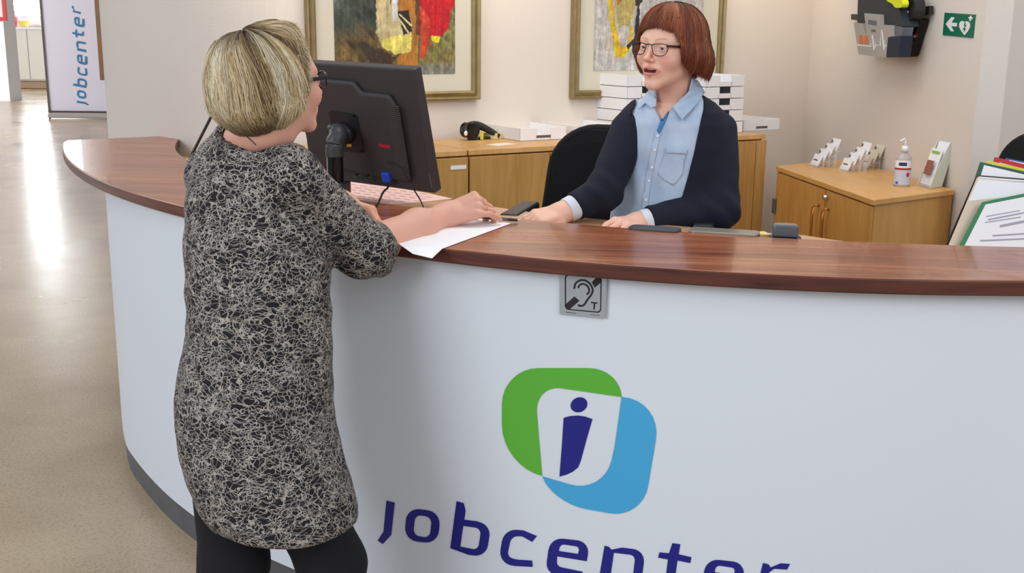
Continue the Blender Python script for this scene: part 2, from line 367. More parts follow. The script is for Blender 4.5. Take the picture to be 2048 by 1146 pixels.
flat('logo_navy_figure', [[head_e], [[(922, 323), (950, 315), (990, 312), (1025, 317), (1059, 329), (1030, 430), (1003, 530), (990, 560), (965, 580), (935, 594), (902, 603), (914, 450)]]], f7, NAVY, cnt, slices=sl)
GLY = {
 'j': [[(78, 717), (118, 727), (101, 880), (60, 924), (36, 908), (64, 865)]],
 'o': [[(176, 750, 62), (337, 772, 62), (322, 924, 62), (162, 905, 62)], [(216, 783, 30), (295, 798, 30), (284, 896, 30), (205, 882, 30)]],
 'b': [[(412, 720), (446, 729), (455, 765), (449, 808), (510, 816), (576, 838, 50), (553, 985, 55), (470, 976), (382, 944)], [(444, 838), (530, 850, 30), (514, 953, 26), (430, 936)]],
 'c': [[(795, 886), (730, 859), (638, 852, 60), (611, 1014, 62), (690, 1029), (775, 1033), (772, 1003), (700, 998), (652, 986, 26), (673, 886, 30), (725, 888), (772, 914)]],
 'e': [[(858, 892, 62), (1048, 913, 62), (1032, 1006), (891, 983), (888, 1030, 22), (1012, 1056), (1010, 1090), (834, 1064, 55)], [(906, 924, 20), (1000, 938, 20), (990, 971), (899, 957)]],
 'n': [[(1117, 932), (1137, 937), (1149, 951), (1200, 941), (1312, 955, 60), (1290, 1120), (1248, 1112), (1264, 978, 26), (1161, 966), (1142, 1100), (1090, 1090)]],
 't': [[(1440, 920), (1478, 925), (1470, 973), (1531, 987), (1525, 1015), (1464, 1003), (1452, 1092, 18), (1500, 1105), (1495, 1132), (1404, 1116, 34), (1419, 998), (1372, 989), (1378, 964), (1424, 968)]],
 'E': [[(x + 742, y + 101, *r) for x, y, *r in l] for l in [[(858, 892, 62), (1048, 913, 62), (1032, 1006), (891, 983), (888, 1030, 22), (1012, 1056), (1010, 1090), (834, 1064, 55)], [(906, 924, 20), (1000, 938, 20), (990, 971), (899, 957)]]],
 'r': [[(1872, 1014), (1898, 1021), (1908, 1036), (1955, 1016), (2001, 1019), (1986, 1046), (1925, 1042), (1898, 1062), (1884, 1150), (1840, 1142)]]}
flat('logo_lettering', [[rpoly(l, 6) for l in GLY[k]] for k in 'jobcentEr'], f7, NAVY, cnt, slices=sl)

# hearing loop sign
p = wallhit(1165, 592); a = math.atan2(p[1] - CC[1], p[0] - CC[0]); ns = A([math.cos(a), math.sin(a), 0]); ps = p + ns * .006
us = A([-math.sin(a), math.cos(a), 0]);
sg = thing('hearing_loop_sign', 'small silver square sign with crossed ear and letter T under the worktop edge', 'sign', tuple(ps))
Z3 = lambda x, y: (1080 + x / 9.55, 530 + y / 9.55)
f3 = lambda x, y: at_plane(*Z3(x, y), ps, ns)
f3b = lambda x, y: at_plane(*Z3(x, y), ps + ns * .0008, ns)
flat('plate', [[rpoly([(372, 148), (1275, 230), (1250, 1020), (375, 935)])]], f3, M['brushed'], sg, thick=-.004, nrm=ns)
def stroke(P, wd, sm=6, cap=0):
    P = [A(p, float) for p in (spline([(x, y, 0) for x, y in P], sm) if sm else [(x, y, 0) for x, y in P])]; L_, R_ = [], []
    for i, p in enumerate(P):
        t = P[min(i + 1, len(P) - 1)] - P[max(i - 1, 0)]; t = t / np.linalg.norm(t); n = A([-t[1], t[0], 0]) * wd / 2; L_.append((p + n)[:2]); R_.append((p - n)[:2])
    return [L_ + R_[::-1]]
bl = [[rpoly([(472, 175, 75), (1178, 222, 75), (1165, 918, 75), (474, 852, 75)]), rpoly([(494, 200, 62), (1156, 242, 62), (1146, 894, 62), (496, 836, 62)])],
      stroke([(650, 455), (680, 350), (770, 293), (870, 300), (960, 370), (1005, 480), (975, 570), (900, 670), (840, 760), (780, 782), (720, 765)], 36),
      stroke([(725, 440), (760, 380), (830, 362), (905, 405), (938, 480), (925, 530), (890, 565)], 34),
      [[(655, 603), (752, 682), (560, 852), (500, 815), (478, 760)]], [[(1090, 225), (1150, 240), (1172, 290), (1165, 335), (1045, 432), (985, 330)]],
      [[(975, 702), (1100, 716), (1096, 740), (1052, 738), (1046, 852), (1018, 850), (1024, 734), (972, 728)]]]
flat('pictogram', bl, f3b, mat('sign_black', srgb(36, 28, 34), .5), sg)
for q_ in ([(488, 895), (690, 916), (688, 928), (487, 908)], [(960, 945), (1140, 956), (1140, 966), (960, 955)]): flat('small_print', [[q_]], f3b, M['grey_plastic'], sg)

# ------------------------------------------------------------------ cabinets along the back wall
FZ = 1.15; F0 = A([-.35, 4.66])
def sA(px, y=300, p0=F0): return float((at_plane(px, y, (*p0, 1), A([*nA, 0]))[:2] - p0) @ uA)
rzA = math.atan2(uA[1], uA[0])
def cabinet(name, label, s0, s1, doors, handle_side, group, top_h=FZ, depth=.5, extra=None, gap=.004):
    w_ = s1 - s0; o = F0 + uA * s0
    t = thing(name, label, 'cabinet', (o[0], o[1], 0), rzA, group)       # local x along the front, -y towards the room
    bm = bmesh.new(); box(bm, (w_ / 2, depth / 2 + .01, top_h / 2 - .012), (w_ - gap, depth - .02, top_h - .03)); obj('carcass', bm, M['oak'], t)
    bm = bmesh.new(); box(bm, (w_ / 2, depth / 2 - .004, top_h - .012), (w_ - gap, depth + .008, .024)); obj('top_panel', bm, M['oak_top'], t, bevel=.003)
    x = 0
    for i, fr in enumerate(doors):
        dw = w_ * fr; bm = bmesh.new(); box(bm, (x + dw / 2, -.009, top_h / 2 + .008), (dw - .006, .018, top_h - .076)); d = obj('door', bm, M['oak'], t, bevel=.0015)
        if handle_side[i]:
            hx = x + (.006 if handle_side[i] < 0 else dw - .006); bm = bmesh.new(); box(bm, (hx, -.02, top_h - .20), (.008, .006, .06)); obj('hinge', bm, M['grey_plastic'], d, bevel=.002)
        x += dw
    return t
s935, s1095, s1250, s1532 = sA(935), sA(1096), sA(1262), sA(1530, 270)
cabL = cabinet('storage_cabinet', 'oak storage cabinet behind the monitor with a small white label on its door', sA(705), s935 - .004, [1], [0], 'oak cabinets along the back wall')
bm = bmesh.new(); box(bm, (s935 - sA(705) - .055, -.0195, FZ - .07), (.075, .002, .017)); obj('label', bm, M['white_plastic'], cabL)
cabinet('storage_cabinet', 'wide oak two-door cabinet carrying the letter trays, left of the office chair', s935, s935 + 2 * (s1095 - s935), [.5, .5], [0, -1], 'oak cabinets along the back wall')
cabinet('storage_cabinet', 'oak cabinet at the right end of the back wall row, behind the seated person', s935 + 2 * (s1095 - s935) + .004, s1532, [.5, .42, .08], [0, 0, 0], 'oak cabinets along the back wall')
# open shelf unit left of the cabinets
sh0 = sA(545); shw = sA(705) - sh0 - .004; o = F0 + uA * sh0 + A([0, .0])
shf = thing('open_shelf_unit', 'open oak shelf unit with stacked paper trays behind the standing person', 'shelf unit', (o[0], o[1], 0), rzA)
bm = bmesh.new(); box(bm, (shw / 2, .25, FZ - .012), (shw, .5, .024)); obj('top_panel', bm, M['oak_top'], shf)
for xx in (.01, shw - .01):
    bm = bmesh.new(); box(bm, (xx, .25, FZ / 2 - .013), (.02, .48, FZ - .026)); obj('side_panel', bm, M['oak'], shf)
for zz in (.1, .4, .7, .87, 1.0):
    bm = bmesh.new(); box(bm, (shw / 2, .25, zz), (shw - .04, .46, .018)); obj('shelf', bm, M['oak'], shf)
bm = bmesh.new(); box(bm, (shw / 2, .49, FZ / 2), (shw - .04, .01, FZ - .05)); obj('back_panel', bm, M['oak'], shf)
def loc3(o, x, y, z):
    return A([o[0], o[1], 0]) + A([*uA, 0]) * x - A([*nA, 0]) * y + A([0, 0, z])
for k, (xx, zz) in enumerate(((shw * .28, 1.012), (shw * .72, 1.012), (shw * .3, .882), (shw * .72, .882))):
    p = loc3(o, xx, .2, zz); bm = bmesh.new(); box(bm, (0, 0, .022), (shw * .36, .3, .040)); q = obj('paper_stack', bm, M['paper'], bevel=.002)
    q.location = p; q.rotation_euler.z = rzA; tag(q, 'stack of white paper on the %s shelf of the open unit, %s side' % (('upper', 'upper', 'lower', 'lower')[k], ('left', 'right')[k % 2]), 'paper stack', 'paper on the open shelves')
# cabinet on the left wall piece
uB = unit(BEND - LEND); nB = A([uB[1], -uB[0]]); q0 = LEND + uB * .6
lc = thing('low_cabinet', 'pale oak cabinet against the left wall end, carrying loose papers', 'cabinet', (q0[0], q0[1], 0))
lp = lambda s_, d_: LEND + uB * s_ + nB * d_
bm = bmesh.new(); prism(bm, [lp(.62, .004), lp(.62, .14), lp(1.34, .29), lp(1.34, .004)], 0, 1.03); obj('carcass', bm, M['oak'], lc, world=True)
bm = bmesh.new(); prism(bm, [lp(.61, .002), lp(.61, .155), lp(1.35, .305), lp(1.35, .002)], 1.03, 1.054); obj('top_panel', bm, M['oak_top'], lc, world=True, bevel=.003)
for k in range(2):
    sa, sb = .63 + .355 * k, .98 + .355 * k; da, db = .142 + .2083 * (sa - .62), .142 + .2083 * (sb - .62)
    bm = bmesh.new(); prism(bm, [lp(sa, da), lp(sa, da + .016), lp(sb, db + .016), lp(sb, db)], .06, 1.02); obj('door', bm, M['oak'], lc, world=True, bevel=.002)

# right cabinet
PZ = 1.0; FL, FR, BR = A([1.32, 5.57]), A([1.45, 4.43]), A([1.905, 4.765]); BL = FL + BR - FR
rc = thing('corner_cabinet', 'oak cabinet with two brass-handled doors in the right corner, carrying the card holders', 'cabinet', (FR[0], FR[1], 0))
def wpoly(name, pts, z0, z1, m, par, bev=0):
    bm = bmesh.new(); prism(bm, pts, z0, z1); return obj(name, bm, m, par, world=True, bevel=bev)
uF = unit(FR - FL); nF = A([uF[1], -uF[0]]); nF = -nF if nF @ (A([0, 0]) - FL) < 0 else nF; uS = unit(BR - FR)
ins = lambda p, a, b: p + uF * a + uS * b
wpoly('carcass', [FL + uS * .02, FR + uS * .02 - uF * .012, BR - uF * .012, BL], .0, PZ - .025, M['birch'], rc)
wpoly('top_panel', [FL, FR, BR, BL], PZ - .024, PZ, wood('birch_top', srgb(206, 152, 84), srgb(216, 164, 96), srgb(224, 176, 110), (9, 2, 2), 2.5, .35), rc, .003)
LF = np.linalg.norm(FR - FL)
for k, (sa, sb) in enumerate(((.012, LF * .56), (LF * .565, LF - .014))):
    d = wpoly('door', [FL + uF * sa + uS * .004, FL + uF * sb + uS * .004, FL + uF * sb + uS * .021, FL + uF * sa + uS * .021], .07, PZ - .03, M['birch'], rc, .0015)
    hs = LF * .56 + (-.055 if k == 0 else .06); bm = bmesh.new(); c = FL + uF * hs + nF * .026
    tube(bm, [(c[0] - nF[0] * .026, c[1] - nF[1] * .026, .89), (c[0], c[1], .88), (c[0], c[1], .72), (c[0] - nF[0] * .026, c[1] - nF[1] * .026, .71)], .007, 10, 3); obj('handle', bm, mat('brass_handle', srgb(196, 130, 62), .3, .6), d, world=True, smooth=True)
    hc = FL + uF * (sa + .006 if k == 0 else sb + .002) + nF * .004; 
    for zz in (.2, .80 if k == 0 else .74): bm = bmesh.new(); box(bm, (hc[0], hc[1], zz), (.03, .012, .075), math.atan2(uF[1], uF[0])); obj('hinge', bm, M['grey_plastic'], d, world=True, bevel=.002)
c = FL + uF * (LF * .56 + .03) + nF * .006; bm = bmesh.new(); cyl(bm, (c[0], c[1], .94), (c[0] + nF[0] * .012, c[1] + nF[1] * .012, .94), .014, .012); obj('lock', bm, M['chrome'], rc, world=True, smooth=False)

# ------------------------------------------------------------------ implicit surfaces for the figures
def smin(a, b, k):
    h = np.clip(.5 + .5 * (b - a) / k, 0, 1); return b + (a - b) * h - k * h * (1 - h)
def smax(a, b, k): return -smin(-a, -b, k)
def d_cap(P, a, b, ra, rb):
    a, b = A(a, float), A(b, float); ab = b - a; L2 = float(ab @ ab) + 1e-12
    px, py, pz = P[0] - a[0], P[1] - a[1], P[2] - a[2]
    t = np.clip((px * ab[0] + py * ab[1] + pz * ab[2]) / L2, 0, 1)
    return np.sqrt((px - t * ab[0]) ** 2 + (py - t * ab[1]) ** 2 + (pz - t * ab[2]) ** 2) - (ra + (rb - ra) * t)
def d_ell(P, c, r, R=None):
    x, y, z = P[0] - c[0], P[1] - c[1], P[2] - c[2]
    if R is not None: x, y, z = (R[0][0] * x + R[1][0] * y + R[2][0] * z, R[0][1] * x + R[1][1] * y + R[2][1] * z, R[0][2] * x + R[1][2] * y + R[2][2] * z)
    k0 = np.sqrt((x / r[0]) ** 2 + (y / r[1]) ** 2 + (z / r[2]) ** 2) + 1e-9
    k1 = np.sqrt((x / r[0] ** 2) ** 2 + (y / r[1] ** 2) ** 2 + (z / r[2] ** 2) ** 2) + 1e-9
    return k0 * (k0 - 1) / k1
def d_path(P, pts, rs, k=.01):
    d = None
    for i in range(len(pts) - 1):
        q = d_cap(P, pts[i], pts[i + 1], rs[i], rs[i + 1]); d = q if d is None else smin(d, q, k)
    return d
def nets(fn, lo, hi, h):
    lo = A(lo, float); hi = A(hi, float); n = np.maximum(((hi - lo) / h).astype(int) + 1, 3)
    ax = [(lo[i] + h * np.arange(n[i])).astype(np.float32) for i in range(3)]
    v = np.broadcast_to(fn((ax[0][:, None, None], ax[1][None, :, None], ax[2][None, None, :])), tuple(n)).astype(np.float32)
    s = v < 0
    c = np.zeros(tuple(n - 1), np.int8)
    for i in (0, 1):
        for j in (0, 1):
            for k in (0, 1): c += s[i:n[0] - 1 + i, j:n[1] - 1 + j, k:n[2] - 1 + k]
    cell = (c > 0) & (c < 8); I = np.argwhere(cell); idx = -np.ones(cell.shape, np.int32); idx[cell] = np.arange(len(I))
    acc = np.zeros((len(I), 3)); cnt_ = np.zeros(len(I))
    cor = [(i, j, k) for i in (0, 1) for j in (0, 1) for k in (0, 1)]
    for a in cor:
        for axis in range(3):
            if a[axis]: continue
            b = list(a); b[axis] = 1
            va = v[I[:, 0] + a[0], I[:, 1] + a[1], I[:, 2] + a[2]]; vb = v[I[:, 0] + b[0], I[:, 1] + b[1], I[:, 2] + b[2]]
            m_ = (va < 0) != (vb < 0); t = np.where(m_, va / (va - vb + 1e-20), 0)
            p = np.tile(A(a, float), (len(I), 1)); p[:, axis] += t; acc += p * m_[:, None]; cnt_ += m_
    V = lo + h * (I + acc / cnt_[:, None]); Q = []
    for axis in range(3):
        o1, o2 = [(1, 2), (2, 0), (0, 1)][axis]; sl0 = [slice(None)] * 3; sl1 = [slice(None)] * 3
        sl0[axis] = slice(0, -1); sl1[axis] = slice(1, None); sa, sb = s[tuple(sl0)], s[tuple(sl1)]
        E = np.argwhere(sa != sb); E = E[(E[:, o1] > 0) & (E[:, o2] > 0) & (E[:, o1] < n[o1] - 1) & (E[:, o2] < n[o2] - 1)]
        def cid(d1, d2):
            e = E.copy(); e[:, o1] -= d1; e[:, o2] -= d2; return idx[e[:, 0], e[:, 1], e[:, 2]]
        q = np.stack([cid(1, 1), cid(0, 1), cid(0, 0), cid(1, 0)], 1); fl = sb[E[:, 0], E[:, 1], E[:, 2]]
        q[fl] = q[fl][:, ::-1]; Q.append(q)
    return V, np.concatenate(Q)
def merge(parts):
    V, F, off = [], [], 0
    for v, f in parts: V.append(v); F.append(f + off); off += len(v)
    return np.concatenate(V), np.concatenate(F)
class Frame:
    """x = the person's right, y = forward, z = up"""
    def __init__(s, o, fwd, up=(0, 0, 1), scale=1):
        s.o = A(o, float); y = unit(fwd); x = unit(np.cross(y, up)); z = np.cross(x, y); s.R = np.stack([x, y, z], 1); s.k = scale
    def w(s, p): return s.o + s.R @ A(p, float) * s.k
    def wv(s, V): return s.o + (np.asarray(V) * s.k) @ s.R.T
    def loc(s, P):
        d = [P[i] - s.o[i] for i in range(3)]; return tuple((s.R[0, j] * d[0] + s.R[1, j] * d[1] + s.R[2, j] * d[2]) / s.k for j in range(3))
    def locv(s, V): return ((np.asarray(V) - s.o) @ s.R) / s.k

def head_sdf(p, mouth=0, smile=0, jaw=1.0):
    ax = np.abs(p[0]); q = (ax, p[1], p[2])
    d = d_ell(p, (0, -.014, .036), (.076, .096, .086))
    d = smin(d, d_ell(p, (0, .022, -.02), (.064, .068, .088)), .03)
    d = smin(d, d_cap(q, (.046, .0, -.050), (.012, .070, -.096), .016, .013), .028)
    d = smin(d, d_ell(p, (0, .074, -.097 - .006 * mouth), (.015, .013, .012)), .020)
    d = smin(d, d_ell(q, (.042, .058, -.030), (.022, .024, .023)), .022)
    d = smin(d, d_cap(q, (.012, .080, .022), (.044, .066, .022), .0065, .007), .022)
    d = smax(d, -d_ell(q, (.032, .102, .002), (.019, .016, .012)), .012)
    d = smin(d, d_cap(p, (0, .086, .012), (0, .109, -.028), .0048, .0070), .011)
    d = smin(d, d_ell(p, (0, .110, -.029), (.0078, .0080, .0068)), .007)
    d = smin(d, d_ell(q, (.0098, .097, -.033), (.0056, .0085, .0056)), .006)
    d = smax(d, -d_ell(q, (.0065, .1035, -.0405), (.0038, .0055, .0035)), .002)
    # mouth mound and lips
    d = smin(d, d_ell(p, (0, .0765, -.062), (.028, .020, .022)), .014)
    g = .0065 * mouth
    d = smin(d, d_cap(q, (.0, .0985, -.0555 + g * .3), (.0225 + .004 * mouth, .086 - .003 * mouth, -.0580 + smile + .003 * mouth), .0034, .0020), .005)
    d = smin(d, d_cap(q, (.0, .0975 - g * .3, -.0655 - g), (.0205 + .004 * mouth, .085 - .003 * mouth, -.0615 + smile - g * .2 + .003 * mouth), .0044, .0022), .005)
    d = smax(d, -d_ell(p, (0, .100, -.0602 - g * .35), (.0205 + .0045 * mouth, .018, .0012 + g * .72)), .002)
    # lids
    lid = d_ell(q, (.0315, .0760, .001), (.0155, .0148, .0148)); slit = d_ell(q, (.0315, .0925, .0002), (.0128, .012, .0039))
    d = smin(d, smax(lid, -slit, .001), .003)
    d = smax(d, -(d_ell(q, (.0315, .0760, .001), (.0116, .0116, .0116))), .0006)
    # ears
    e = smax(d_ell(q, (.079, -.012, -.006), (.009, .019, .031), ear_R), -d_ell(q, (.088, -.008, -.004), (.007, .011, .019), ear_R), .005)
    d = smin(d, e, .006)
    return d
_t = .3; ear_R = [[math.cos(_t), -math.sin(_t), 0], [math.sin(_t), math.cos(_t), 0], [0, 0, 1]]
def neck_sdf(p, fr, base, r0=.054, r1=.062):
    return d_path(p, [fr.w((0, -.022, -.03)), fr.w((0, -.028, -.09)), base], [r0 * fr.k, r0 * fr.k, r1], .02)

def head_cols(L, skin, lip, brow, cheek, mouth=0):
    """true surface colours of the face: lips, brows, rosy cheeks, inside of the mouth"""
    n = len(L); c = np.tile(A(skin), (n, 1)); ax = np.abs(L[:, 0]); y, z = L[:, 1], L[:, 2]
    def blend(m_, col): nonlocal c; m_ = np.clip(m_, 0, 1)[:, None]; c = c * (1 - m_) + A(col) * m_
    blend(.45 * np.exp(-(((ax - .043) / .02) ** 2 + ((z + .03) / .02) ** 2)) * (y > .03), cheek)
    blend(.5 * np.exp(-((ax / .012) ** 2 + ((z + .033) / .012) ** 2)) * (y > .09), cheek)
    g = .0065 * mouth
    lipm = np.clip(((.0080 + g) * np.clip(1 - (ax / (.027 + .004 * mouth)) ** 2, 0, 1) ** .6 - np.abs(z + .0605 + g * .4)) / .0016, 0, 1) * (y > .07)
    blend(lipm * .6, lip)
    if mouth: blend(((ax < .021) & (np.abs(z + .0602 + g * .35) < .0046) & (y > .045) & (y < .0925)) * 1.0, (.16, .035, .03))
    bm_ = np.exp(-((z - (.0215 + .005 * np.sin(np.clip((ax - .01) / .04, 0, 1) * 2.6))) / .0022) ** 2) * np.clip((ax - .010) / .006, 0, 1) * np.clip((.050 - ax) / .012, 0, 1) * (y > .03)
    blend(bm_ * .6, brow)
    return c

def hand_sdf(p, bends, thumb=((.030, .028, -.012), (.045, .058, -.020), (.040, .086, -.022)), spread=1.0, size=1.0):
    """local: y along the hand from the wrist, z = back of the hand, +x = thumb side"""
    xs = A([.031, .0105, -.0105, -.030]) * spread; base = A([.088, .092, .087, .078]); Ls = [(.041, .025, .021), (.045, .029, .022), (.042, .026, .021), (.033, .020, .018)]
    r0 = [.0098, .0100, .0096, .0084]; d = d_ell(p, (0, .012, 0), (.028, .024, .019)); F = None
    for i in range(4):
        d = smin(d, d_cap(p, (xs[i] * .62, .012, .0), (xs[i], base[i], .002 - .002 * abs(i - 1)), .0155, .0115), .014)
    d = smin(d, d_ell(p, (.020, .036, -.012), (.016, .028, .014)), .010)
    for i in range(4):
        q = A([xs[i], base[i], .001]); ang = 0; sp = (1.5 - i) * .045 * spread; f = None
        for j in range(3):
            ang += math.radians(bends[i][j]); dirv = A([math.sin(sp) * math.cos(ang), math.cos(ang) * math.cos(sp), -math.sin(ang)])
            q2 = q + dirv * Ls[i][j]; rr = (r0[i], r0[i] * .90, r0[i] * .84, r0[i] * .72)
            g = d_cap(p, q, q2, rr[j], rr[j + 1]); f = g if f is None else smin(f, g, .003); q = q2
        F = f if F is None else smin(F, f, .0012)
    t = d_path(p, [A(a_) for a_ in ((.014, .016, -.008),) + tuple(thumb)], [.014, .0125, .0108, .0088], .006)
    d = smin(d, F, .007); return smin(d, t, .007)

def loft_tab(rows, yaw, ratio, cap=0):
    """rows (xl, xr, y_px, depth) -> table of z, centre and half axes; yaw = facing direction"""
    T = []
    for xl, xr, y, D in rows:
        c = at_y((xl + xr) / 2, y, D); a_, b_ = at_y(xl, y, D), at_y(xr, y, D); wd = (b_[0] - a_[0]) / 2
        d = wd / math.sqrt(math.cos(yaw) ** 2 + (math.sin(yaw) * ratio) ** 2); T.append((c[2], c[0], c[1], d * ratio, d))
    T.sort(); return A(T)
def d_loft(P, T, yaw, grow=0, k=.02, cap=True):
    z = P[2]; cx, cy, la, fo = (np.interp(z, T[:, 0], T[:, i]) for i in range(1, 5)); la = la + grow; fo = fo + grow
    dx, dy = P[0] - cx, P[1] - cy; f = dx * math.cos(yaw) + dy * math.sin(yaw); l = dx * math.sin(yaw) - dy * math.cos(yaw)
    k0 = np.sqrt((l / la) ** 2 + (f / fo) ** 2) + 1e-6; k1 = np.sqrt((l / la ** 2) ** 2 + (f / fo ** 2) ** 2) + 1e-6
    d = k0 * (k0 - 1) / k1
    if cap: d = smax(d, np.maximum(z - T[-1, 0] - grow, T[0, 0] - z), k)
    return d
def wob(P, s, seed=0):
    """soft cloth wobble in metres-free units (-1..1)"""
    rs = np.random.default_rng(seed); o = 0
    for i in range(5):
        k_ = rs.normal(size=3); k_ = k_ / np.linalg.norm(k_) * s * (1 + .6 * i); o = o + np.sin(P[0] * k_[0] + P[1] * k_[1] + P[2] * k_[2] + rs.uniform(0, 6)) / (1 + .5 * i)
    return o / 2.6
def hit(px, py, fn, t0=1.8, t1=4.5, off=0):
    d = unit(ray(px, py)); t = t0
    for _ in range(90):
        p = EYE + d * t; v = float(fn(tuple(np.float64(x) for x in p))) - off
        if v < .0004: return p
        t += max(v * .8, .0004)
        if t > t1: break
    return None
def drape(name, poly, fn, off, m, parent, step=3.0, thick=.0015, smooth=True):
    """cloth piece that lies on a surface: outline traced, put on the surface and given thickness"""
    P = rpoly(poly, 5); bm = bmesh.new(); tri = tessellate_polygon([[Vector((p[0], p[1], 0)) for p in P]])
    vs = [bm.verts.new((p[0], p[1], 0)) for p in P]
    for t in tri:
        try: bm.faces.new([vs[i] for i in t])
        except ValueError: pass
    xs = [p[0] for p in P]; ys = [p[1] for p in P]
    for v0, v1, no in ((min(xs), max(xs), (1, 0, 0)), (min(ys), max(ys), (0, 1, 0))):
        q = v0 + step * .77
        while q < v1:
            bmesh.ops.bisect_plane(bm, geom=bm.verts[:] + bm.edges[:] + bm.faces[:], plane_co=(q, q, 0), plane_no=no); q += step
    miss, deps = [], []
    for v in list(bm.verts):
        h_ = hit(v.co.x, v.co.y, fn, off=off)
        if h_ is None: miss.append(v)
        else: deps.append(((v.co.x, v.co.y), float(h_[1]))); v.co = Vector(h_)
    for v in miss:
        x, y = v.co.x, v.co.y; D_ = min(deps, key=lambda q: (q[0][0] - x) ** 2 + (q[0][1] - y) ** 2)[1]; v.co = Vector(at_y(x, y, D_))
    me = bpy.data.meshes.new(name); bm.to_mesh(me); bm.free()
    o = link(name, me, m, parent, smooth, world=True); s_ = o.modifiers.new('thickness', 'SOLIDIFY'); s_.thickness = thick; s_.offset = 0
    return o

# hair: an inner cap plus thousands of strands that follow the same profile
def hair(name, fr, prof, nst, cols, m, parent, wid=.0011, seed=1, n=13, cap_col=None, capoff=-.0045, mess=1.0, low_dark=0):
    rs = np.random.default_rng(seed)
    nu, nv = 72, 26; V = []; Fc = []
    for off in (capoff, capoff - .012):
        for i in range(nu):
            az = -math.pi + 2 * math.pi * i / nu
            for j in range(nv): V.append(prof(az, j / (nv - 1) * .985, off))
    for layer in (0, 1):
        b = layer * nu * nv
        for i in range(nu):
            for j in range(nv - 1):
                q = [b + i * nv + j, b + ((i + 1) % nu) * nv + j, b + ((i + 1) % nu) * nv + j + 1, b + i * nv + j + 1]; Fc.append(q if layer else q[::-1])
    for i in range(nu):
        a_, b_ = i * nv + nv - 1, ((i + 1) % nu) * nv + nv - 1; Fc.append([a_, b_, b_ + nu * nv, a_ + nu * nv])
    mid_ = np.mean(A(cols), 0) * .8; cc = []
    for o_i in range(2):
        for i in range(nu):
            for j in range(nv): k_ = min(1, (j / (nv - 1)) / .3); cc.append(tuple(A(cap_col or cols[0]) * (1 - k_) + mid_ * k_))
    # strands: 3-sided tapered tubes
    SV, SF, SC = [], [], []; base = len(V)
    for s_ in range(nst):
        az = rs.uniform(-math.pi, math.pi); t0 = rs.uniform(0, .5) ** 1.3; t1 = 1 + rs.normal() * .018
        if rs.uniform() < .25: t1 -= rs.uniform(0, .35)
        if t1 - t0 < .2: continue
        cl = round(az * 7 + 1.5 * math.sin(az * 3 + t0 * 9)); rc_ = random.Random(cl * 7 + seed + int(t0 * 6) * 31); clump = rc_.uniform(-1, 1); dr = (rs.normal() * .09 + .16 * clump) * mess; lay = -.004 + rs.uniform(0, 1) ** .7 * .0065 + .0045 * rc_.uniform(-1, 1) * mess; t1 += .05 * rc_.uniform(-1, 1) * mess; curl = rc_.uniform(-.004, .012) * mess; wva = .07 * mess * rc_.uniform(.2, 1); wph = rc_.uniform(0, 6); ph = rs.uniform(0, 6)
        band = .5 + .32 * math.sin(az * 5.3 + seed) + .25 * math.sin(az * 11.7 + 2 * seed + t0 * 3); ci = cols[int(max(0, min(.999, band * .75 + .25 * rc_.random() + rs.normal() * .12)) * len(cols))]; br = 1 + rs.normal() * .08; col = tuple(max(0, min(1, c_ * br)) for c_ in ci); root = cap_col or cols[0]
        pts = []
        for j in range(n):
            u = j / (n - 1); t = t0 + (t1 - t0) * u; pts.append(prof(az + dr * (u ** 1.4) + .012 * math.sin(ph + 5 * u) + wva * math.sin(wph + 4.5 * u) * u, t, lay + .0012 * math.sin(ph + 7 * u) + curl * max(0, u - .6) ** 2 * 4))
        pts = A(pts); T_ = np.gradient(pts, axis=0); T_ /= np.linalg.norm(T_, axis=1)[:, None] + 1e-9
        nn = pts - A([0, 0, -.02]); nn[:, 2] *= .3; S_ = np.cross(T_, nn); S_ /= np.linalg.norm(S_, axis=1)[:, None] + 1e-9; N_ = np.cross(S_, T_)
        wr = wid * rs.uniform(.7, 1.5); b0_ = base + len(SV)
        for j in range(n):
            u = j / (n - 1); w_ = wr * (1 - .75 * max(0, (u - .7) / .3)) * min(1, .5 + u * 4)
            for k in range(3):
                an = 2 * math.pi * k / 3; SV.append(pts[j] + w_ * (S_[j] * math.cos(an) * 1.5 + N_[j] * math.sin(an) * .7))
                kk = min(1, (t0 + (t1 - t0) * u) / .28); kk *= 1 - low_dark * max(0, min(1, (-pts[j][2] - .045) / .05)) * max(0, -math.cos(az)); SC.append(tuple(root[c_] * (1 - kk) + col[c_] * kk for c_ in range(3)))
        for j in range(n - 1):
            for k in range(3): SF.append([b0_ + j * 3 + k, b0_ + j * 3 + (k + 1) % 3, b0_ + (j + 1) * 3 + (k + 1) % 3, b0_ + (j + 1) * 3 + k])
    VV = np.concatenate([A(V), A(SV)]); FF = np.array(Fc + SF, np.int32)
    return pyobj(name, fr.wv(VV), FF, m, parent, True, True, np.array(cc + SC))

M['skin_a'] = mat_vc('skin', .52, sss=.12, bump=.06, bscale=420)
M['hair'] = mat_vc('hair_strands', .5)
M['leggings'] = mat('black_leggings', srgb(17, 16, 22), .85, bump=.15, bscale=600)
M['cardigan'] = mat('navy_knit', srgb(24, 27, 44), .92, bump=.35, bscale=520, var=.2, vscale=260)
M['shirt'] = mat('light_blue_chambray', srgb(172, 192, 216), .85, col2=srgb(196, 212, 230), vscale=14, bump=.12, bscale=700)
M['shirt_dark'] = mat('blue_placket', srgb(70, 130, 190), .8)
M['cuff'] = mat('white_cuff', srgb(222, 228, 238), .8)
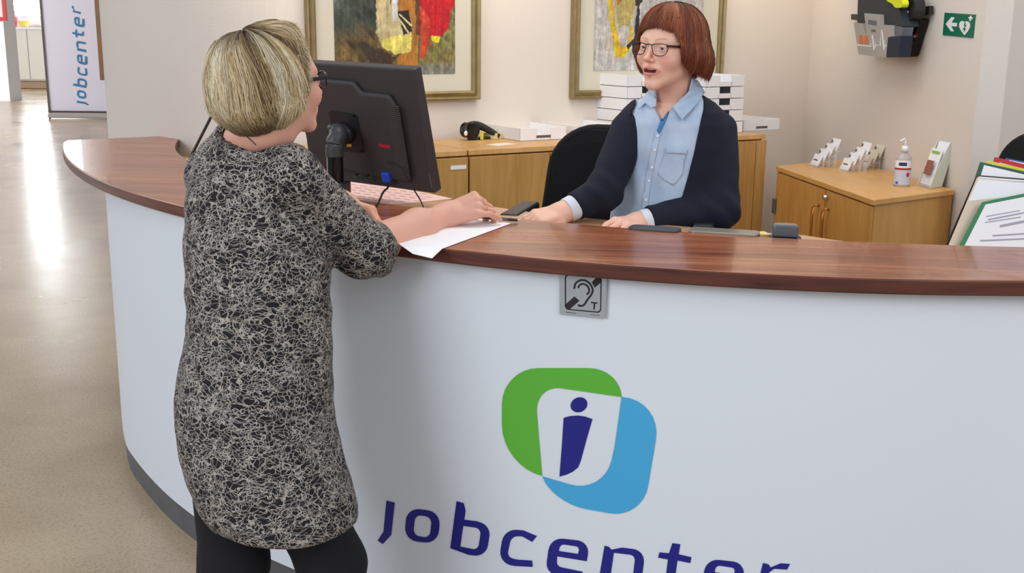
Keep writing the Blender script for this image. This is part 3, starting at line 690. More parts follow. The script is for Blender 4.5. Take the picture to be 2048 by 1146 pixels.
# dress: black knit with a tangle of thin off-white lines
dm = mat('scribble_print', srgb(20, 18, 24), .85); N = dm.node_tree.nodes; L = dm.node_tree.links
tc = N.new('ShaderNodeTexCoord'); prev = None
no = N.new('ShaderNodeTexNoise'); no.inputs['Scale'].default_value = 14; no.inputs['Detail'].default_value = 3; L.new(tc.outputs['Object'], no.inputs[0])
for k, (scl, rot, st, wd) in enumerate(((38, (.3, .2, .4), (1, 1, 1.7), .026), (56, (1.1, .6, .2), (1, 1, 1.4), .028), (30, (.2, 1.3, .9), (1.2, 1.2, 1.9), .018), (80, (.7, .4, 1.9), (1, 1, 1.2), .034))):
    mp = N.new('ShaderNodeMapping'); mp.inputs['Rotation'].default_value = rot; mp.inputs['Scale'].default_value = st; mp.inputs['Location'].default_value = (k * 1.7, k, 0)
    mv = N.new('ShaderNodeMix'); mv.data_type = 'VECTOR'; mv.inputs[0].default_value = .10
    L.new(tc.outputs['Object'], mp.inputs[0]); L.new(mp.outputs[0], mv.inputs[4]); L.new(no.outputs[1], mv.inputs[5])
    vo = N.new('ShaderNodeTexVoronoi'); vo.feature = 'DISTANCE_TO_EDGE'; vo.inputs['Scale'].default_value = scl; L.new(mv.outputs[1], vo.inputs['Vector'])
    ls = N.new('ShaderNodeMapRange'); ls.inputs[1].default_value = wd * .75; ls.inputs[2].default_value = wd * 1.25; ls.inputs[3].default_value = 1; ls.inputs[4].default_value = 0; L.new(vo.outputs['Distance'], ls.inputs[0])
    cur = ls.outputs[0]
    if k in (1, 3):
        g = N.new('ShaderNodeTexNoise'); g.inputs['Scale'].default_value = 26 if k == 1 else 18; g.inputs['Detail'].default_value = 1; L.new(mp.outputs[0], g.inputs[0])
        gr = N.new('ShaderNodeMapRange'); gr.inputs[1].default_value = .47; gr.inputs[2].default_value = .5; L.new(g.outputs[0], gr.inputs[0])
        mu = N.new('ShaderNodeMath'); mu.operation = 'MULTIPLY'; L.new(cur, mu.inputs[0]); L.new(gr.outputs[0], mu.inputs[1]); cur = mu.outputs[0]
    if prev is None: prev = cur
    else:
        mxx = N.new('ShaderNodeMath'); mxx.operation = 'MAXIMUM'; L.new(prev, mxx.inputs[0]); L.new(cur, mxx.inputs[1]); prev = mxx.outputs[0]
mc = N.new('ShaderNodeMix'); mc.data_type = 'RGBA'; mc.inputs[6].default_value = (*srgb(24, 21, 27), 1); mc.inputs[7].default_value = (*srgb(174, 164, 154), 1); L.new(prev, mc.inputs[0])
L.new(mc.outputs[2], N['Principled BSDF'].inputs['Base Color'])
M['dress'] = dm

def eye_pair(fr, gaze, parent, iris):
    g = unit(gaze)
    for sx in (1, -1):
        bm = bmesh.new(); bmesh.ops.create_icosphere(bm, subdivisions=4, radius=.0121); V = A([v.co[:] for v in bm.verts]); F = np.array([[v.index for v in f.verts] for f in bm.faces], np.int32); bm.free()
        ca = (V / .0121) @ g; col = np.tile(A([.78, .74, .72]), (len(V), 1)); col[ca > math.cos(.47)] = iris; col[ca > math.cos(.2)] = (.01, .01, .01)
        pyobj('eye', fr.wv(V + A([sx * .0315, .0760, .001])), F, M['eye'], parent, True, True, col)
M['eye'] = mat_vc('eyeball', .12)

# ------------------------------------------------------------------ standing visitor
def standing():
    yaw = math.radians(40); SK = srgb(224, 168, 146)
    hd = Frame(at_y(552, 167, 2.56), (math.cos(math.radians(46)), math.sin(math.radians(46)), .06), scale=1.05)
    D0, D1 = 2.62, 2.44
    rows = [(446, 545, 262), (408, 575, 286), (388, 600, 318), (377, 616, 350), (371, 630, 400), (368, 645, 450), (368, 655, 500), (371, 662, 560), (372, 664, 620), (372, 665, 670), (362, 666, 710), (354, 667, 750), (350, 669, 800), (351, 675, 850), (358, 686, 900), (373, 700, 950), (395, 714, 1000), (418, 722, 1030)]
    T = loft_tab([(a_, b_, y, D0 + (D1 - D0) * (y - 290) / 760) for a_, b_, y in rows], yaw, 1.1)
    wl = lambda x, y, D: at_y(x, y, D)
    nb = wl(487, 300, 2.63)
    sR, eR, e2, wR = wl(572, 356, 2.52), wl(728, 497, 2.66), wl(765, 506, 2.735), wl(888, 433, 2.975)
    sL, eL = wl(428, 350, 2.80), wl(560, 430, 3.02)
    hR = Frame(wR, at_z(985, 436, 1.150) - wR + A([0, 0, .052]), (-.25, -.85, 1), 1.10)
    wL = at_z(683, 405, 1.180); hL = Frame(wL, at_z(752, 430, 1.150) - wL + A([0, 0, .01]), (.1, .25, 1), 1.02)
    bR = [(62, 50, 24), (58, 48, 24), (46, 40, 20), (26, 24, 12)]; bL = [(40, 62, 30), (45, 66, 30), (48, 66, 30), (50, 64, 28)]
    flip = lambda q: (-q[0], q[1], q[2])
    hip = wl(530, 900, 2.47)
    kR, kL = wl(664, 1128, 2.47), wl(468, 1128, 2.43); aR = A([kR[0] + .02, kR[1] + .03, .085]); aL = A([kL[0] - .01, kL[1] - .06, .085])
    def arms(P):
        d = d_path(P, [sR, eR, wR - .35 * (wR - eR), wR, hR.w((0, .02, 0))], [.054, .052, .044, .030, .028], .03)
        d = smin(d, hand_sdf(flip(hR.loc(P)), bR) * hR.k, .012)
        return d
    def armL(P):
        d = d_path(P, [sL, eL, wL, hL.w((0, .02, 0))], [.05, .046, .029, .026], .03)
        return smin(d, hand_sdf(hL.loc(P), bL) * hL.k, .012)
    def headn(P):
        d = head_sdf(hd.loc(P), 0, .003) * hd.k; return smin(d, neck_sdf(P, hd, nb, .057, .066), .025)
    def trunk(P): return smin(d_loft(P, T, yaw, -.014), neck_sdf(P, hd, nb, .057, .066), .03)
    root = thing('person', 'person with short blonde hair and black glasses standing at the counter in a scribble-print dress', 'person', (hip[0], hip[1], 0))
    o_ = hd.o; parts = [nets(headn, o_ - A([.16, .16, .20]), o_ + A([.17, .17, .15]), .0028)]
    parts.append(nets(arms, np.minimum(eR, wR) - A([.03, .07, .08]), np.maximum(wR, e2) + A([.2, .22, .09]), .0026))
    parts.append(nets(armL, np.minimum(eL, wL) - A([.07, .10, .09]), np.maximum(wL, eL) + A([.16, .16, .08]), .0032))
    def rest(P):
        d = trunk(P); d = smin(d, d_path(P, [sR, eR, wR - .5 * (wR - eR)], [.05, .046, .041], .02), .03); d = smin(d, d_path(P, [sL, eL], [.05, .046], .02), .03); return d
    zt = o_[2] - .17
    parts.append(nets(lambda P: np.maximum(rest(P), P[2] - zt), (T[:, 1].min() - .3, 2.1, T[0, 0] - .02), (T[:, 1].max() + .42, 3.12, zt + .03), .012))
    V, F = merge(parts); L_ = hd.locv(V); near = (np.linalg.norm(L_, axis=1) < .17)
    base = A(SK); c = np.tile(base, (len(V), 1)); hc = head_cols(L_, SK, srgb(196, 112, 108), srgb(120, 90, 60), srgb(214, 128, 118)); c[near] = hc[near]
    pyobj('body', V, F, M['skin_a'], root, True, True, c)
    # legs in leggings
    def legs(P):
        d = None
        for k_, a_, hx in ((kR, aR, .035), (kL, aL, -.085)):
            h_ = A([hip[0] + hx, hip[1], T[0, 0] + .16]); cf = k_ * .55 + a_ * .45 + A([-.015, -.02, .03])
            q = d_path(P, [h_, k_, cf, a_], [.095, .079, .068, .040], .03); d = q if d is None else smin(d, q, .03)
        return d
    V, F = nets(legs, (min(aL[0], hip[0]) - .2, 2.1, .03), (max(aR[0], hip[0]) + .22, 2.75, T[0, 0] + .36), .006)
    pyobj('leggings', V, F, M['leggings'], root, True, True)
    for a_, yw in ((aR, .75), (aL, .35)):
        f = Frame((a_[0], a_[1], 0), (math.cos(yw), math.sin(yw), 0))
        def shoe(P):
            q = f.loc(P); d = smin(d_ell(q, (0, .10, .03), (.044, .085, .034)), d_ell(q, (0, -.01, .045), (.038, .055, .05)), .04); return smax(d, -q[2] + .002, .004)
        V, F = nets(shoe, (a_[0] - .22, a_[1] - .22, -.01), (a_[0] + .24, a_[1] + .24, .13), .006); pyobj('shoe', V, F, M['black'], root, True, True)
    # dress
    def dress(P):
        d = d_loft(P, T, yaw, 0, .012)
        slv = d_path(P, [sR, eR, e2], [.076, .068, .060], .03); cut = (P[0] - e2[0]) * fd[0] + (P[1] - e2[1]) * fd[1] + (P[2] - e2[2]) * fd[2]
        slv = smax(slv, cut - .012, .006); sh = d_cap(P, sR, wl(470, 312, 2.64), .075, .07); d = smin(d, smin(slv, sh, .04), .035)
        d = smin(d, d_cap(P, nb + A([0, 0, -.02]), nb + A([.004, .0, .020]), .078, .069), .02); sl2 = d_path(P, [sL, eL], [.074, .062], .03); d = smin(d, sl2, .035)
        d = d + .0035 * wob(P, 34, 3) + .0022 * np.sin(P[2] * 62 + 5 * np.sin(P[0] * 11) + P[1] * 20) * np.exp(-((P[2] - 1.02) / .16) ** 2) + .003 * np.sin(cut * 105 + P[2] * 25) * np.exp(-(cut / .07) ** 2)
        return smax(d, -neck_sdf(P, hd, nb, .060, .068), .004)
    fd = unit(wR - eR)
    fd = unit(fd + A([.6, -.2, .1]))
    V, F = nets(dress, (T[:, 1].min() - .36, 2.12, T[0, 0] - .02), (e2[0] + .1, 3.12, T[-1, 0] + .06), .0062)
    pyobj('dress', V, F, M['dress'], root, True, True)
    # hair
    hf = Frame(hd.o, hd.R[:, 1] + A([0, 0, .16]), scale=hd.k)
    def prof(az, t, off):
        # az 0 = forward, positive towards the person's right
        aa = abs(az); front = math.exp(-(aa / 1.0) ** 2); back = max(0, -math.cos(az))
        side = 1 if az > 0 else -1
        rx, ryf, ryb = .096, .097, .134
        ca, sa = math.cos(az), math.sin(az); ry = ryf if ca > 0 else ryb
        rho = 1 / math.sqrt((sa / rx) ** 2 + (ca / ry) ** 2) + off
        zend = np.interp(aa, [0, .7, 1.08, 1.36, 1.8, 2.4, 3.15], [.074, .050, .0, -.048, -.072, -.098, -.107])
        zt = .116 + off + .010 * math.exp(-((aa - .5) / .5) ** 2) * min(1, t * 2); tm = .60; zmid = -.020
        if zend > zmid:
            th_ = math.acos(max(-1, min(1, (zend - zmid) / (zt - zmid)))); a_ = t * th_
            z = zmid + (zt - zmid) * math.cos(a_); r = rho * math.sin(a_) ** .72 if a_ > 0 else 0
        elif t < tm:
            a_ = t / tm * math.pi / 2; z = zmid + (zt - zmid) * math.cos(a_); r = rho * (math.sin(a_) ** .72 if a_ > 0 else 0)
        else:
            u = (t - tm) / (1 - tm); z = zmid + (zend - zmid) * u; tuck = .04 + .50 * back ** .8; r = rho * (1 + .10 * u * (1 - u) - tuck * u ** 1.8)
        cy = -.022 - .03 * (1 - min(1, t * 2.2)); wv_ = .0035 * math.sin(3 * az + 9 * t) + .0025 * math.sin(7 * az - 5 * t)
        tf = math.exp(-((aa - .25) / .75) ** 2) * math.exp(-((t - .7) / .33) ** 2); z += .013 * tf; r += .008 * tf
        r += wv_ * min(1, t * 3); return (r * sa, cy + r * ca, z + .005)
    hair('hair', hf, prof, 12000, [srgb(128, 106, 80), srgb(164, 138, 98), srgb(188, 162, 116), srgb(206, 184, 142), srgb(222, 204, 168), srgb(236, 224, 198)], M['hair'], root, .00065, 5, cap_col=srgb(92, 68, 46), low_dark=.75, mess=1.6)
    # glasses
    gl = M['gloss_black']; bm = bmesh.new()
    for sx in (1, -1):
        pts = [(sx * (.034 + .0235 * math.cos(t)), .101 - .010 * abs(math.cos(t)) ** 2 * (1 if math.cos(t) > 0 else 0), .001 + .0185 * math.sin(t)) for t in np.linspace(0, 2 * math.pi, 17)]
        tube(bm, [hd.w(p) for p in pts], .0021 * hd.k, 8, 2)
    tube(bm, [hd.w((-.012, .101, .006)), hd.w((0, .1035, .008)), hd.w((.012, .101, .006))], .002 * hd.k, 8, 3)
    g = obj('glasses', bm, gl, root, True, True)
    for sx in (1, -1):
        bm = bmesh.new(); a_, b_ = hd.w((sx * .0605, .092, .008)), hd.w((sx * .081, -.01, .006)); f = Frame((a_ + b_) / 2, b_ - a_)
        vs = box(bm, (0, 0, 0), (.003, np.linalg.norm(b_ - a_), .009))
        for v in vs: v.co = Vector(f.w(v.co))
        obj('temple', bm, gl, g, world=True, bevel=.001)
    # ring on the finger, necklace cord
    an_ = math.radians(bR[2][0]); pr = hR.w((.0105, .087 + .020 * math.cos(an_), .001 - .020 * math.sin(an_))); bm = bmesh.new(); ax_ = unit(hR.R @ A([0, math.cos(an_), -math.sin(an_)])); u_ = unit(np.cross(ax_, (0, 0, 1))); v_ = np.cross(ax_, u_)
    tube(bm, [pr + .0106 * (u_ * math.cos(t) + v_ * math.sin(t)) for t in np.linspace(0, 2 * math.pi, 15)], .0013, 6, 2); obj('ring', bm, M['gold'], root, True, True)
    bm = bmesh.new(); cp = [hit(x, y, lambda P: smin(dress(P), neck_sdf(P, hd, nb, .057, .066), .004), off=.001) for x, y in ((484, 266), (498, 277), (512, 290))]
    cp = [p for p in cp if p is not None]
    if len(cp) > 2: tube(bm, cp, .0011, 6, 4); obj('necklace_cord', bm, M['black'], root, True, True)
    return hR
M['gold'] = mat('gold_ring', srgb(210, 170, 100), .25, 1)
HR = standing()

# ------------------------------------------------------------------ seated receptionist
def seated():
    fa = math.radians(228); yaw = math.radians(244); SK = srgb(240, 190, 166)
    hd = Frame(at_y(1340, 96, 3.30), (math.cos(fa), math.sin(fa), .0), (.10, .04, 1), scale=1.02)
    TD = 3.36
    rows = [(1318, 1388, 176), (1296, 1404, 190), (1268, 1424, 203), (1250, 1438, 220), (1238, 1446, 245), (1230, 1448, 290), (1228, 1444, 340), (1224, 1436, 400), (1216, 1434, 460), (1205, 1436, 520), (1196, 1440, 600)]
    T = loft_tab([(a_, b_, y, TD) for a_, b_, y in rows], yaw, 1.42)
    wl = lambda x, y, D: at_y(x, y, D)
    nb = wl(1352, 214, TD + .01)
    sR, eR, wR = wl(1257, 262, 3.36), wl(1208, 384, 3.26), wl(1128, 424, 3.20)
    sL, eL, wL = wl(1436, 262, 3.36), wl(1440, 418, 3.27), wl(1276, 446, 3.19)
    hR = Frame(wR, at_z(1070, 441, 1.118) - wR + A([0, 0, .006]), (0, -.35, 1), 1.04)
    hL = Frame(wL, at_z(1222, 456, 1.118) - wL + A([0, 0, .006]), (0, -.4, 1), 1.04)
    bR = [(16, 24, 14), (18, 26, 16), (20, 28, 16), (22, 28, 16)]; flip = lambda q: (-q[0], q[1], q[2])
    # right hand of the person: thumb side +x is towards the person's left -> flip
    handR = lambda P: hand_sdf(flip(hR.loc(P)), bR) * hR.k
    handL = lambda P: hand_sdf(hL.loc(P), bR) * hL.k
    def headn(P):
        return smin(head_sdf(hd.loc(P), 1.0, .0022) * hd.k, neck_sdf(P, hd, nb, .050, .064), .022)
    def tor(P, g=0): return smin(d_loft(P, T, yaw, g - .026), neck_sdf(P, hd, nb, .050, .064) + .0, .03)
    root = thing('person', 'person with auburn bob and glasses seated behind the counter in navy cardigan', 'person', (T[0, 1], T[0, 2], .86))
    o_ = hd.o; zc_ = T[-1, 0] - .07
    parts = [nets(headn, o_ - A([.15, .16, .175]), o_ + A([.15, .15, .15]), .0019)]
    parts.append(nets(lambda P: smin(d_path(P, [eR, wR, hR.w((0, .02, 0))], [.04, .029, .026], .02), handR(P), .012), np.minimum(wR, hR.w((0, .16, 0))) - .07, np.maximum(wR, eR * .3 + wR * .7) + .07, .0027))
    parts.append(nets(lambda P: smin(d_path(P, [eL, wL, hL.w((0, .02, 0))], [.04, .029, .026], .02), handL(P), .012), np.minimum(wL, hL.w((0, .16, 0))) - .07, np.maximum(wL, eL * .3 + wL * .7) + .07, .0027))
    zt = o_[2] - .155
    def thighs(P):
        d = None
        for s_ in (1, -1):
            c_ = A([T[0, 1], T[0, 2], .93]) + A([math.sin(yaw), -math.cos(yaw), 0]) * .09 * s_; k_ = c_ + A([math.cos(yaw), math.sin(yaw), 0]) * .36 ; f_ = k_ + A([.02, .08, -.42])
            q = d_path(P, [c_, k_, f_], [.085, .062, .042], .04); d = q if d is None else smin(d, q, .02)
        return d
    def rest(P):
        d = tor(P); d = smin(d, d_path(P, [sR, eR, wR], [.038, .036, .028], .02), .01); d = smin(d, d_path(P, [sL, eL, wL], [.038, .036, .028], .02), .01); return np.maximum(smin(d, thighs(P), .03), P[2] - zt)
    parts.append(nets(rest, (T[:, 1].min() - .5, 2.75, .42), (T[:, 1].max() + .32, 3.62, zt + .02), .012))
    V, F = merge(parts); L_ = hd.locv(V); near = np.linalg.norm(L_, axis=1) < .17
    c = np.tile(A(SK), (len(V), 1)); hc = head_cols(L_, SK, srgb(206, 104, 104), srgb(160, 102, 72), srgb(226, 142, 122), 1.0); c[near] = hc[near]
    pyobj('body', V, F, M['skin_a'], root, True, True, c)
    eye_pair(hd, (-.12, 1, -.02), root, srgb(96, 110, 116))
    # teeth
    bm = bmesh.new(); vs = sph(bm, (0, .086, -.0575), (.0145, .007, .0026), 8)
    for v in vs: v.co = Vector(hd.w(v.co))
    obj('teeth', bm, M['white_plastic'], root, True, True)
    # trousers
    V, F = nets(lambda P: thighs(P) - .012, (T[0, 1] - .55, 2.75, .35), (T[0, 1] + .35, 3.62, 1.08), .012); pyobj('trousers', V, F, M['leggings'], root, True, True)
    for s_ in (1, -1):
        c_ = A([T[0, 1], T[0, 2], .93]) + A([math.sin(yaw), -math.cos(yaw), 0]) * .09 * s_ + A([math.cos(yaw), math.sin(yaw), 0]) * .36 + A([.02, .08, -.45])
        f = Frame(c_, (math.cos(yaw), math.sin(yaw), 0))
        def shoe(P):
            q = f.loc(P); return smin(d_ell(q, (0, .07, -.035), (.042, .085, .032)), d_ell(q, (0, -.02, -.02), (.036, .05, .045)), .03)
        V, F = nets(shoe, c_ - .2, c_ + .2, .008); pyobj('shoe', V, F, M['black'], root, True, True)
    # shirt
    fwd = lambda P: (P[0] - T[3, 1]) * math.cos(yaw) + (P[1] - T[3, 2]) * math.sin(yaw)
    def edge(pts, D): q = A([wl(x, y, D) for x, y in pts]); i = np.argsort(q[:, 2]); return q[i, 2], q[i, 0]
    DF = 3.25
    vzl, vxl = edge([(1303, 180), (1308, 200), (1316, 225), (1325, 246), (1326, 248)], DF); vzr, vxr = edge([(1382, 180), (1364, 198), (1344, 222), (1327, 246), (1326, 248)], DF)
    def shirt(P):
        d = d_loft(P, T, yaw, -.006, .02) + .0022 * wob(P, 40, 9) + .0016 * np.sin(P[0] * 95 + P[2] * 12 + 2 * np.sin(P[2] * 20))
        coll = d_path(P, [hd.w((0, -.036, -.118)), nb], [.060, .072], .02); d = smin(d, coll, .015)
        op = np.maximum(np.maximum(np.interp(P[2], vzl, vxl) - P[0], P[0] - np.interp(P[2], vzr, vxr)), np.maximum(vzl[0] - P[2], 3.36 - .0 - 3.33 - fwd(P)))
        d = smax(d, -op, .003); d = smax(d, -(neck_sdf(P, hd, nb, .0545, .066)), .003)
        return np.maximum(d, P[2] - (hd.w((0, -.03, -.112))[2] + .25 * (P[1] - nb[1])))
    V, F = nets(shirt, (T[:, 1].min() - .24, 3.05, .86), (T[:, 1].max() + .24, 3.62, T[-1, 0] + .10), .0045); pyobj('shirt', V, F, M['shirt'], root, True, True)
    # cardigan
    czl, cxl = edge([(1300, 172), (1290, 186), (1278, 212), (1262, 245), (1246, 280), (1235, 315), (1230, 360), (1228, 410), (1222, 450), (1214, 520), (1208, 620)], DF)
    czr, cxr = edge([(1402, 165), (1414, 188), (1410, 212), (1400, 245), (1388, 295), (1376, 345), (1362, 395), (1350, 440), (1344, 480), (1340, 620)], DF)
    def cardi(P):
        d = d_loft(P, T, yaw, .004, .02)
        a_ = d_path(P, [sR, eR, wR - .02 * unit(wR - eR)], [.056, .052, .041], .03); b_ = d_path(P, [sL, eL, wL - .02 * unit(wL - eL)], [.059, .057, .042], .03)
        a_ = smax(a_, d_half(P, wR - .035 * unit(wR - eR), unit(wR - eR)), .004); b_ = smax(b_, d_half(P, wL - .035 * unit(wL - eL), unit(wL - eL)), .004)
        d = smin(d, smin(a_, b_, .001), .028)
        d = d + .003 * wob(P, 38, 4) + .0035 * np.sin(d_half(P, eR, unit(wR - sR)) * 120) * np.exp(-(((P[0] - eR[0]) / .07) ** 2 + ((P[2] - eR[2]) / .07) ** 2)) + .0035 * np.sin(d_half(P, eL, unit(wL - sL)) * 110) * np.exp(-(((P[0] - eL[0]) / .09) ** 2 + ((P[2] - eL[2]) / .07) ** 2))
        op = np.maximum(np.maximum(np.interp(P[2], czl, cxl) - P[0], P[0] - np.interp(P[2], czr, cxr)), np.maximum(-.02 - fwd(P), d_none(a_, b_)))
        d = smax(d, -op, .004)
        return smax(d, -d_path(P, [hd.w((0, -.036, -.10)), nb + A([0, 0, -.01])], [.064, .074], .02), .004)
    def d_none(a_, b_): return .004 - np.minimum(a_, b_)
    V, F = nets(cardi, (T[:, 1].min() - .38, 3.0, .88), (T[:, 1].max() + .32, 3.64, T[-1, 0] + .05), .0045); pyobj('cardigan', V, F, M['cardigan'], root, True, True)
    for e_, w_ in ((eR, wR), (eL, wL)):
        u = unit(w_ - e_)
        def cuff(P): return smax(smax(d_path(P, [w_ - u * .07, w_ + u * .004], [.0395, .036], .01), d_half(P, w_ - u * .008, u), .002), -d_path(P, [w_ - u * .03, w_ + u * .02], [.033, .033]), .002)
        V, F = nets(cuff, w_ - .09, w_ + .07, .0025); pyobj('cuff', V, F, M['cuff'], root, True, True)
    # collar, placket, pocket, buttons lying on the shirt
    S = lambda P: smin(shirt(P), neck_sdf(P, hd, nb, .050, .064), .004)
    for pl in ([(1299, 178), (1311, 176), (1313, 196), (1312, 212), (1303, 216), (1290, 206), (1277, 219), (1284, 200)], [(1384, 158), (1395, 160), (1410, 184), (1390, 212), (1364, 240), (1354, 226), (1345, 213), (1362, 200), (1378, 182)]):
        drape('collar', pl, S, .0115, M['shirt'], root, 4, .003)
    drape('placket', [(1330, 216), (1338, 219), (1330, 244), (1319, 268), (1314, 262), (1322, 240)], S, .003, M['shirt_dark'], root, 4, .002)
    drape('front_band', [(1311, 262), (1323, 264), (1312, 310), (1303, 360), (1296, 410), (1290, 452), (1277, 452), (1284, 408), (1291, 358), (1300, 308)], S, .0015, M['shirt'], root, 6, .002)
    for x, y in ((1329, 231), (1315, 272), (1309, 300), (1304, 335), (1298, 362), (1292, 400)):
        p = hit(x, y, S, off=.003)
        if p is not None:
            bm = bmesh.new(); n_ = unit(EYE - p); cyl(bm, p - n_ * .001, p + n_ * .0022, .0055 if y < 240 else .0042, .0045 if y < 240 else .0034, 14); obj('button', bm, M['white_plastic'], root, False, True)
    drape('chest_pocket', [(1333, 296), (1373, 300), (1364, 350), (1347, 371), (1328, 360), (1316, 348)], S, .0022, M['shirt'], root, 5, .002)
    drape('pocket_hem', [(1332, 295), (1374, 299), (1373, 309), (1331, 306)], S, .0042, M['shirt'], root, 5, .002)
    # bracelet and watch
    for w_, e_, m_, r_, q in ((wR, eR, M['red'], .0031, .022), (wL, eL, M['chrome'], .003, .02)):
        u = unit(w_ - e_); a_ = unit(np.cross(u, (0, 0, 1))); b_ = np.cross(u, a_); bm = bmesh.new()
        tube(bm, [w_ + u * q + .0315 * (a_ * math.cos(t) + b_ * math.sin(t) * .92) for t in np.linspace(0, 2 * math.pi, 17)], r_, 8, 2); obj('bracelet' if m_ is M['red'] else 'wristwatch', bm, m_, root, True, True)
    # hair
    def prof(az, t, off):
        aa = abs(az); ca, sa = math.cos(az), math.sin(az); back = max(0, -ca)
        ry = .100 if ca > 0 else .118; rx = .094
        rho = 1 / math.sqrt((sa / rx) ** 2 + (ca / ry) ** 2) + off
        zend = np.interp(aa, [0, .35, .62, .80, .96, 1.25, 2.0, 3.15], [.058, .054, .046, .020, -.040, -.062, -.078, -.086])
        zend += .006 * math.sin(az * 8 + 1) * (aa > 1.2)
        zt = .124 + off; tm = .56; zmid = .022
        if zend > zmid:
            th_ = math.acos(max(-1, min(1, (zend - zmid) / (zt - zmid)))); a_ = t * th_; z = zmid + (zt - zmid) * math.cos(a_); r = rho * math.sin(a_) ** .85 if a_ > 0 else 0
        elif t < tm:
            a_ = t / tm * math.pi / 2; z = zmid + (zt - zmid) * math.cos(a_); r = rho * (math.sin(a_) ** .85 if a_ > 0 else 0)
        else:
            u = (t - tm) / (1 - tm); z = zmid + (zend - zmid) * u; r = rho * (1 + .13 * math.sin(min(1, u * 1.15) * math.pi * .8) * (1 - .6 * (ca > .3)) - .12 * u ** 4 * (1 - back) + (.11 * u ** 2 - .16 * max(0, u - .75) * 2) * max(0, min(1, (aa - 1.3) / .8)) + .02 * u * math.sin(6 * az + 1))
        return (r * sa, -.012 + r * ca, z)
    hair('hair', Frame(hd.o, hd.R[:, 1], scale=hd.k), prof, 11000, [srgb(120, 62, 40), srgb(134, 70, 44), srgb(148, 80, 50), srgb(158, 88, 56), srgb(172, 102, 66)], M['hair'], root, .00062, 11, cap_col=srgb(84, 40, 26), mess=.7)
    # glasses
    bm = bmesh.new()
    for sx in (1, -1):
        P_ = [(.0110, .010), (.030, .0135), (.054, .0125), (.0575, .002), (.051, -.0145), (.034, -.0190), (.018, -.0150), (.0108, .000)]
        tube(bm, [hd.w((sx * x, .1035 - 3.2 * max(0, x - .02) ** 2 * 2, z)) for x, z in P_ + P_[:2]], .0013 * hd.k, 8, 4)
    tube(bm, [hd.w((-.012, .1035, .009)), hd.w((0, .106, .011)), hd.w((.012, .1035, .009))], .0016 * hd.k, 8, 3)
    g = obj('glasses', bm, M['frame_brown'], root, True, True)
    for sx in (1, -1):
        bm = bmesh.new(); a_, b_ = hd.w((sx * .054, .097, .009)), hd.w((sx * .083, -.01, .006)); f = Frame((a_ + b_) / 2, b_ - a_); vs = box(bm, (0, 0, 0), (.0025, np.linalg.norm(b_ - a_), .0065))
        for v in vs: v.co = Vector(f.w(v.co))
        obj('temple', bm, M['frame_brown'], g, world=True, bevel=.001)
    return T, yaw
def d_half(P, p, n): return (P[0] - p[0]) * n[0] + (P[1] - p[1]) * n[1] + (P[2] - p[2]) * n[2]
M['frame_brown'] = mat('dark_brown_frame', srgb(40, 28, 34), .25)
ST, SYAW = seated()

